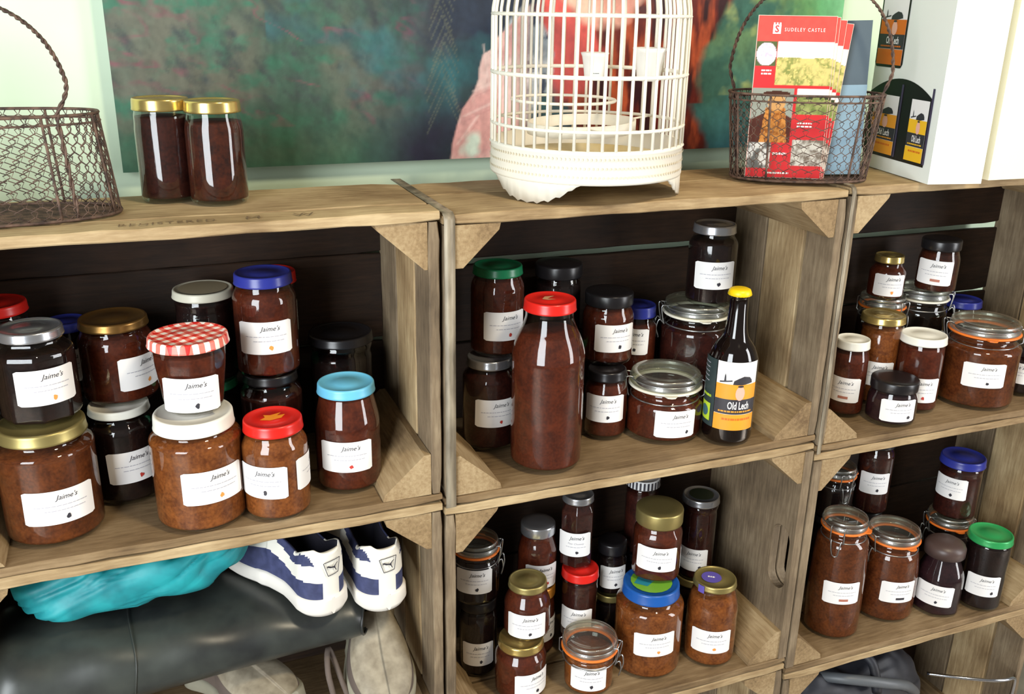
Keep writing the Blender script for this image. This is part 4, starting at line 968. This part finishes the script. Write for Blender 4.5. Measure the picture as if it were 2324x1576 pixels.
for uu, org, wl in ((.054, ORG, .070), (.1465, YEL, .046)):
    mb = MB(); w_rect(mb, Wc, uu - wl / 2 - .004, uu + wl / 2 + .003, .023, .118, .0006, BLK)
    w_rect(mb, Wc, uu + wl / 2 - .0005, uu + wl / 2 + .0045, .025, .132, .0008, GL); beer_label(mb, Sub(Wc, uu - .003, .070, .0009), wl, .088, org); mb.build('bottle_print', ct)
mb = MB(); w_rect(mb, Wc, .001, .079, .154, .262, .0004, BLK, rnd=.006); beer_label(mb, Sub(Wc, .040, .206, .0007), .070, .096, RST); mb.build('bottle_print', ct)
c2 = thing('bottle_carton', 'plain cream carton at the far right beside the printed one', 'carton', (1.1800, -.016, -.2318), math.radians(-3))
mb = MB(); box(mb, 0, .11, 0, .085, 0, .31, CARD2); mb.build('box', c2)

# ------------------------------------------------------------------ shoes
NAVY = noisy('navy_suede', srgb(44, 50, 84), srgb(60, 66, 104), 90, .75); SHW = plain('white_shoe_leather', srgb(232, 228, 216), .5); SOLE = plain('white_rubber_sole', srgb(228, 222, 212), .55)
LINING = plain('dark_lining', srgb(22, 20, 34), .85); SHG = noisy('grey_tan_leather', srgb(128, 118, 100), srgb(158, 148, 128), 60, .6); SHGD = plain('grey_brown_suede', srgb(94, 82, 74), .8); SOLEG = plain('grey_rubber_sole', srgb(146, 142, 124), .6)
def shoe(name, label, loc, rz, pitch, Ms, logo=False, group=None, roll=0, L=.27, side=1):
    """heel at the origin, toe towards +y"""
    A, B, C_ = Ms[0], Ms[1], Ms[2]
    t_ = thing(name, label, 'shoe', loc, 0, group); t_.rotation_euler = (pitch, roll, rz)
    def half(s):  # plan half width
        if s < .14: return .033 * math.sqrt(max(0, 1 - ((.14 - s) / .14) ** 2)) ** .9
        if s < .45: return .033 - .003 * math.sin((s - .14) / .31 * PI)
        if s < .72: return .033 + .014 * math.sin((s - .45) / .27 * PI / 2)
        return .047 * math.sqrt(max(0, 1 - ((s - .72) / .285) ** 2)) ** .95
    def off(s): return side * (.010 * math.sin(max(0, s - .3) * 2.4))
    def top(s):
        P_ = [(0, .093), (.05, .098), (.12, .090), (.2, .078), (.3, .082), (.42, .088), (.55, .078), (.7, .062), (.85, .050), (1, .034)]
        for (a, x0), (b, x1) in zip(P_, P_[1:]):
            if s <= b: return x0 + (x1 - x0) * (s - a) / (b - a)
        return P_[-1][1]
    N = 120; ss = [.9985 * (1 - math.cos(PI * i / N)) / 2 for i in range(N + 1)]
    # sole
    mb = MB(); vs = []; fs = []
    for s in ss:
        w_ = half(s) + .003; o_ = off(s); y_ = s * L; zs = .003 * math.sin(min(1, s * 3)) * 0
        toe = .010 * max(0, (s - .8) / .2) ** 2
        zz = [toe, toe + .006, toe + .022, toe + .025]
        ww = [w_ - .004, w_ + .001, w_, w_ - .003]; ww = [max(q, .001) for q in ww]
        vs += [(o_ - q, y_ + (.003 if s > .5 else -.003), z_) for q, z_ in zip(ww, zz)] + [(o_ + q, y_ + (.003 if s > .5 else -.003), z_) for q, z_ in zip(ww[::-1], zz[::-1])]
    for i in range(N):
        for k in range(8): fs.append([i * 8 + k, i * 8 + (k + 1) % 8, (i + 1) * 8 + (k + 1) % 8, (i + 1) * 8 + k])
    fs += [list(range(8)), [N * 8 + k for k in range(8)][::-1]]; mb.add(vs, fs, C_); mb.sm[-2:] = [False, False]; mb.build('sole', t_)
    # upper
    K = 44; vs = []; fs = []; mats = []
    for s in ss:
        w_ = half(s); o_ = off(s); y_ = s * L; h_ = top(s); opening = s < .46
        sec = []
        for k in range(K + 1):
            f = k / K
            if opening:
                if f < .62:  # outer wall
                    g = f / .62; wx = w_ * (1 - .10 * g ** 2 - .0) * (1 - .12 * max(0, g - .8) / .2); z_ = .02 + (h_ - .02) * g
                elif f < .72: g = (f - .62) / .1; wx = w_ * (.79 - .16 * g); z_ = h_ + .0015 * (1 - g)
                else: g = (f - .72) / .28; wx = w_ * (.62 - .05 * g); z_ = h_ + (.030 - h_) * g
            else:
                th = PI / 2 * f; wx = w_ * math.cos(th) ** .75 if f < 1 else 0; z_ = .02 + (h_ - .02) * math.sin(th) ** .8
            sec.append((wx, z_))
        yb = y_ + .006 * max(0, (.08 - s) / .08) * 0
        yk = [y_ if (not opening or k / K < .62) else max(y_, .0085 if k / K > .72 else .005) for k in range(K + 1)]
        vs += [(o_ - a, c_, b) for (a, b), c_ in zip(sec, yk)] + [(o_ + a, c_, b) for (a, b), c_ in zip(sec[::-1], yk[::-1])]
    M2 = 2 * (K + 1)
    base = len(mb.v); mb = MB()
    for i in range(N):
        for k in range(M2 - 1): fs.append([i * M2 + k, (i + 1) * M2 + k, (i + 1) * M2 + k + 1, i * M2 + k + 1])
    mb.add(vs, fs, A)
    for q, f in enumerate(mb.f):
        i = f[0] // M2; k = f[0] % M2; kk = k if k < K + 1 else M2 - 2 - k; s = (ss[i] + ss[i + 1]) / 2; fr = (kk + .5) / K
        y_ = s * L; z_ = sum(mb.v[j][2] for j in f) / 4; x_ = abs(sum(mb.v[j][0] for j in f) / 4 - off(s)); h_ = top(s)
        arcu = math.hypot(y_, .033 - (.033 - x_) if False else x_) if y_ < .03 else .035 + y_
        m_ = B
        if s < .46 and fr > .68: m_ = LINING
        else:
            zn = (z_ - .02) / max(h_ - .02, .01)
            if x_ < .0125 + .024 * max(0, zn - .38) and y_ < .05: m_ = A                           # heel counter
            elif logo:
                band = .56 + 2.4 * max(0, y_ - .012)
                if abs(zn - band) < .16 and y_ < .16: m_ = A                                           # side stripe
                elif s > .46 and zn > .6: m_ = A
            else:
                if zn > .55: m_ = A
        mb.m[q] = mb.mi(m_)
    mb.build('upper', t_)
    if logo:
        mb = MB(); fr = Wrap(frame=(Vector((0, -.0016, .074)), Vector((1, 0, 0)), Vector((0, .04, 1)).normalized(), Vector((0, -1, 0))))
        pts = [(-.0115, .0085), (-.010, .0105), (.0105, .0115), (.012, .0095), (.0095, -.0075), (.0075, -.0095), (-.0045, -.0105), (-.0065, -.009)]
        bend = lambda u, v: Vector((u, -.0022 + u * u * 10, .071 + v))
        tube(mb, [bend(*p_) for p_ in smooth_pts(pts + [pts[0]], 3)[:-1]], .0005, INK, 5, True)
        cat_ = [(-.0085, .0042), (-.006, .0052), (-.001, .0026), (.003, .0022), (.0062, .0058), (.0085, .0066), (.0092, .0058), (.0068, .0048), (.0048, .0016), (.005, -.001), (.0066, -.0052), (.0056, -.0056), (.0036, -.0014), (.001, .0002), (-.003, .0008), (-.006, .0026), (-.0082, .0014), (-.0072, .0034)]
        w_poly(mb, lambda u, v, d=0: tuple(bend(u, v) - Vector((0, .0006, 0))), cat_, 0, INK)
        mb.build('heel_emblem', t_)
    return t_
shoe('trainer', 'left navy and white trainer with leaping cat emblem on the boot', (.180, .010, -.7650), math.radians(22), math.radians(2), (SHW, NAVY, SOLE), True, 'pair of navy and white trainers', L=.235, side=-1)
shoe('trainer', 'right navy and white trainer with leaping cat emblem, nearest the crate end', (.256, .010, -.7780), math.radians(9), math.radians(1), (SHW, NAVY, SOLE), True, 'pair of navy and white trainers', L=.235)
shoe('walking_shoe', 'dusty grey-tan shoe lying toe down at the bottom right of its crate', (.250, .205, -.862), math.radians(182), math.radians(-20), (SHG, SHGD, SOLEG), L=.235)
shoe('walking_shoe', 'dusty grey shoe mostly beneath the black boot', (.005, .205, -.965), math.radians(212), math.radians(12), (SHG, SHGD, SOLEG), L=.235)
mb = MB(); tube(mb, smooth_pts([(.172, .03, -1.0), (.178, .02, -.93), (.172, .03, -.875), (.18, .06, -.86), (.192, .03, -.90), (.205, .015, -.95), (.21, .03, -1.0)], 5), .004, SHGD, 8)
o = mb.build('sandal_strap'); o.location.z = ZF; tag(o, 'narrow brown sandal strap looped between the two dusty shoes', 'strap')

# ------------------------------------------------------------------ black rubber boot lying on its side
RUB = noisy('black_rubber', srgb(34, 36, 36), srgb(58, 62, 58), 14, .34, 4, 0, .05, (1, 1, 1)); RUBI = plain('boot_lining', srgb(70, 74, 66), .8)
bo = thing('rubber_boot', 'black rubber boot lying sideways across the shoes beneath the teal bag', 'boot', (.25, .108, -.812))
def bsec(t):
    """t 0 at the open top (right) to 1 at the ankle (left)"""
    x = -.455 * t + .006 * math.sin(t * 5); ry = .088 + .012 * t; rz = .034 + .030 * t; zc = .004 + .004 * t - .012 * t * t
    return x, ry, rz, zc
def shell(mb, grow, mat, t0, t1, n, flip=False):
    vs = []; m = 36
    for i in range(n + 1):
        t = t0 + (t1 - t0) * i / n; x, ry, rz, zc = bsec(t)
        for k in range(m):
            a = 2 * PI * k / m; c, s = math.cos(a), math.sin(a); yy = (ry + grow) * math.copysign(abs(c) ** .8, c); zz = (rz + grow) * math.copysign(abs(s) ** .95, s)
            xx = x + (.030 * (c if c < 0 else c * .3) if t < .1 else .0) * (1 - t / .1 if t < .1 else 0)
            bump_ = .0025 * math.sin(x * 60 + c * 3) * (s > 0)
            vs.append((xx + .0, yy, zc + zz + bump_))
    fs = [[i * m + k, i * m + (k + 1) % m, (i + 1) * m + (k + 1) % m, (i + 1) * m + k] for i in range(n) for k in range(m)]
    mb.add(vs, fs, mat); return m
mb = MB(); m = shell(mb, 0, RUB, 0, 1, 40)
# foot end bends down and closes
x, ry, rz, zc = bsec(1); vs = []; base = len(mb.v)
for j in range(1, 9):
    q = j / 8 * PI / 2
    for k in range(m):
        a = 2 * PI * k / m; c, s = math.cos(a), math.sin(a)
        vs.append((x - .045 * math.sin(q), ry * math.cos(q) ** .7 * math.copysign(abs(c) ** .8, c), zc + rz * math.cos(q) ** .7 * math.copysign(abs(s) ** .95, s)))
mb.v += vs
for j in range(8):
    for k in range(m):
        a = base - m + j * m; mb.f.append([a + k, a + (k + 1) % m, a + m + (k + 1) % m, a + m + k]); mb.m.append(0); mb.sm.append(True)
mb.build('boot_shaft', bo)
mb = MB(); shell(mb, -.003, RUBI, 0, .5, 12); mb.build('lining', bo)
mb = MB()
for t in (.70,):
    x, ry, rz, zc = bsec(t); tube(mb, [(x + .003 * math.sin(3 * a), (ry + .0004) * math.copysign(abs(math.cos(a)) ** .8, math.cos(a)), zc + (rz + .0004) * math.copysign(abs(math.sin(a)) ** .95, math.sin(a))) for a in [2 * PI * k / 48 for k in range(48)]], .0011, RUB, 6, True)
mb.build('seam', bo)
mb = MB(); pts = []
for k in range(36):
    a = 2 * PI * k / 36; c, s = math.cos(a), math.sin(a); x, ry, rz, zc = bsec(0); pts.append((x + .030 * (c if c < 0 else c * .3), ry * math.copysign(abs(c) ** .8, c), zc + rz * math.copysign(abs(s) ** .95, s) + .0025 * math.sin(c * 3) * (s > 0)))
tube(mb, pts, .0018, RUB, 6, True); mb.build('top_edge', bo)

# ------------------------------------------------------------------ teal bag
TEAL = noisy('teal_nylon', srgb(14, 118, 126), srgb(26, 148, 154), 30, .55, 3)
mb = MB(); nu, nv = 120, 60; vs = []; fs = []
uu, vv = np.meshgrid(np.linspace(0, 2 * PI, nu + 1)[:-1], np.linspace(-PI / 2, PI / 2, nv + 1))
ex = lambda c, p_: np.sign(c) * np.abs(c) ** p_
X = .142 * ex(np.cos(vv), .6) * ex(np.cos(uu), .75); Y_ = .088 * ex(np.cos(vv), .6) * ex(np.sin(uu), .75); Z_ = .043 * ex(np.sin(vv), .7)
f1 = fbm((X + 1) * 17 + Z_ * 12, (Y_ + 1) * 7, 41, 2); f2 = np.abs(fbm((X + 1) * 24 - Z_ * 50, (Z_ + 1) * 5 + Y_ * 8, 42, 2) - .5)
g = (f1 - .5) * .13 - .50 * (np.clip(.10 - f2, 0, 1)); X = X * (1 + g * 1.2); Y_ = Y_ * (1 + g * 1.6); Z_ = Z_ * (1 + g * 4) + .012 * (X / .14) * 0
P_ = np.stack([X, Y_, Z_], -1).reshape(-1, 3).tolist()
fs = [[j * nu + i, j * nu + (i + 1) % nu, (j + 1) * nu + (i + 1) % nu, (j + 1) * nu + i] for j in range(nv) for i in range(nu)]
mb.add(P_, fs, TEAL); o = mb.build('teal_bag'); o.location = (-.058, .118, -.684 + ZF); o.rotation_euler = (math.radians(6), math.radians(-5), math.radians(-3))
tag(o, 'crumpled teal nylon bag lying on the black boot', 'bag')

# ------------------------------------------------------------------ things in the bottom right crate
BAGM = noisy('black_nylon', srgb(20, 20, 26), srgb(40, 42, 50), 20, .55, 4, 0, .2); PLAS = plain('grey_plastic', srgb(88, 92, 96), .45); CHR = plain('chrome', srgb(214, 220, 232), .15, 1.0)
bb = thing('black_bag', 'black bag with grey straps in the bottom right crate', 'bag', (1.155, .125, -1.448))
mb = MB(); X = .190 * ex(np.cos(vv), .5) * ex(np.cos(uu), .6); Y_ = .108 * ex(np.cos(vv), .5) * ex(np.sin(uu), .6); Z_ = .135 * ex(np.sin(vv), .6)
f1 = fbm((X + 1) * 12, (Y_ + 1) * 12 + Z_ * 20, 51, 3); Z_ = Z_ * (1 + (f1 - .5) * .35); Y_ = np.clip(Y_, -.118, .108)
mb.add(np.stack([X, Y_, Z_ + .150], -1).reshape(-1, 3).tolist(), fs, BAGM); mb.build('body', bb)
mb = MB(); tube(mb, smooth_pts([(-.08, -.04, .275), (-.04, -.09, .292), (.03, -.115, .282), (.09, -.11, .255), (.15, -.08, .20)], 6), .010, PLAS, 10); mb.build('strap', bb)
mb = MB(); tube(mb, smooth_pts([(-.03, -.02, .28), (-.01, -.05, .325), (.015, -.09, .315), (.02, -.11, .26)], 6), .009, BAGM, 10); mb.build('strap', bb)
mb = MB(); tube(mb, smooth_pts([(-.13, -.08, .265), (-.09, -.10, .268), (-.05, -.11, .258)], 4), .0045, PLAS, 8); mb.build('buckle', bb)
mb = MB(); tube(mb, smooth_pts([(1.358, .07, -1.238), (1.402, .03, -1.230), (1.449, .0, -1.227), (1.480, -.008, -1.228), (1.502, -.006, -1.232), (1.512, -.004, -1.250), (1.514, .0, -1.33), (1.514, .004, -1.454)], 6), .0035, CHR, 10)
o = mb.build('metal_rail'); o.location.z = ZF; tag(o, 'shiny bent metal rail at the right of the bottom right crate', 'rail')
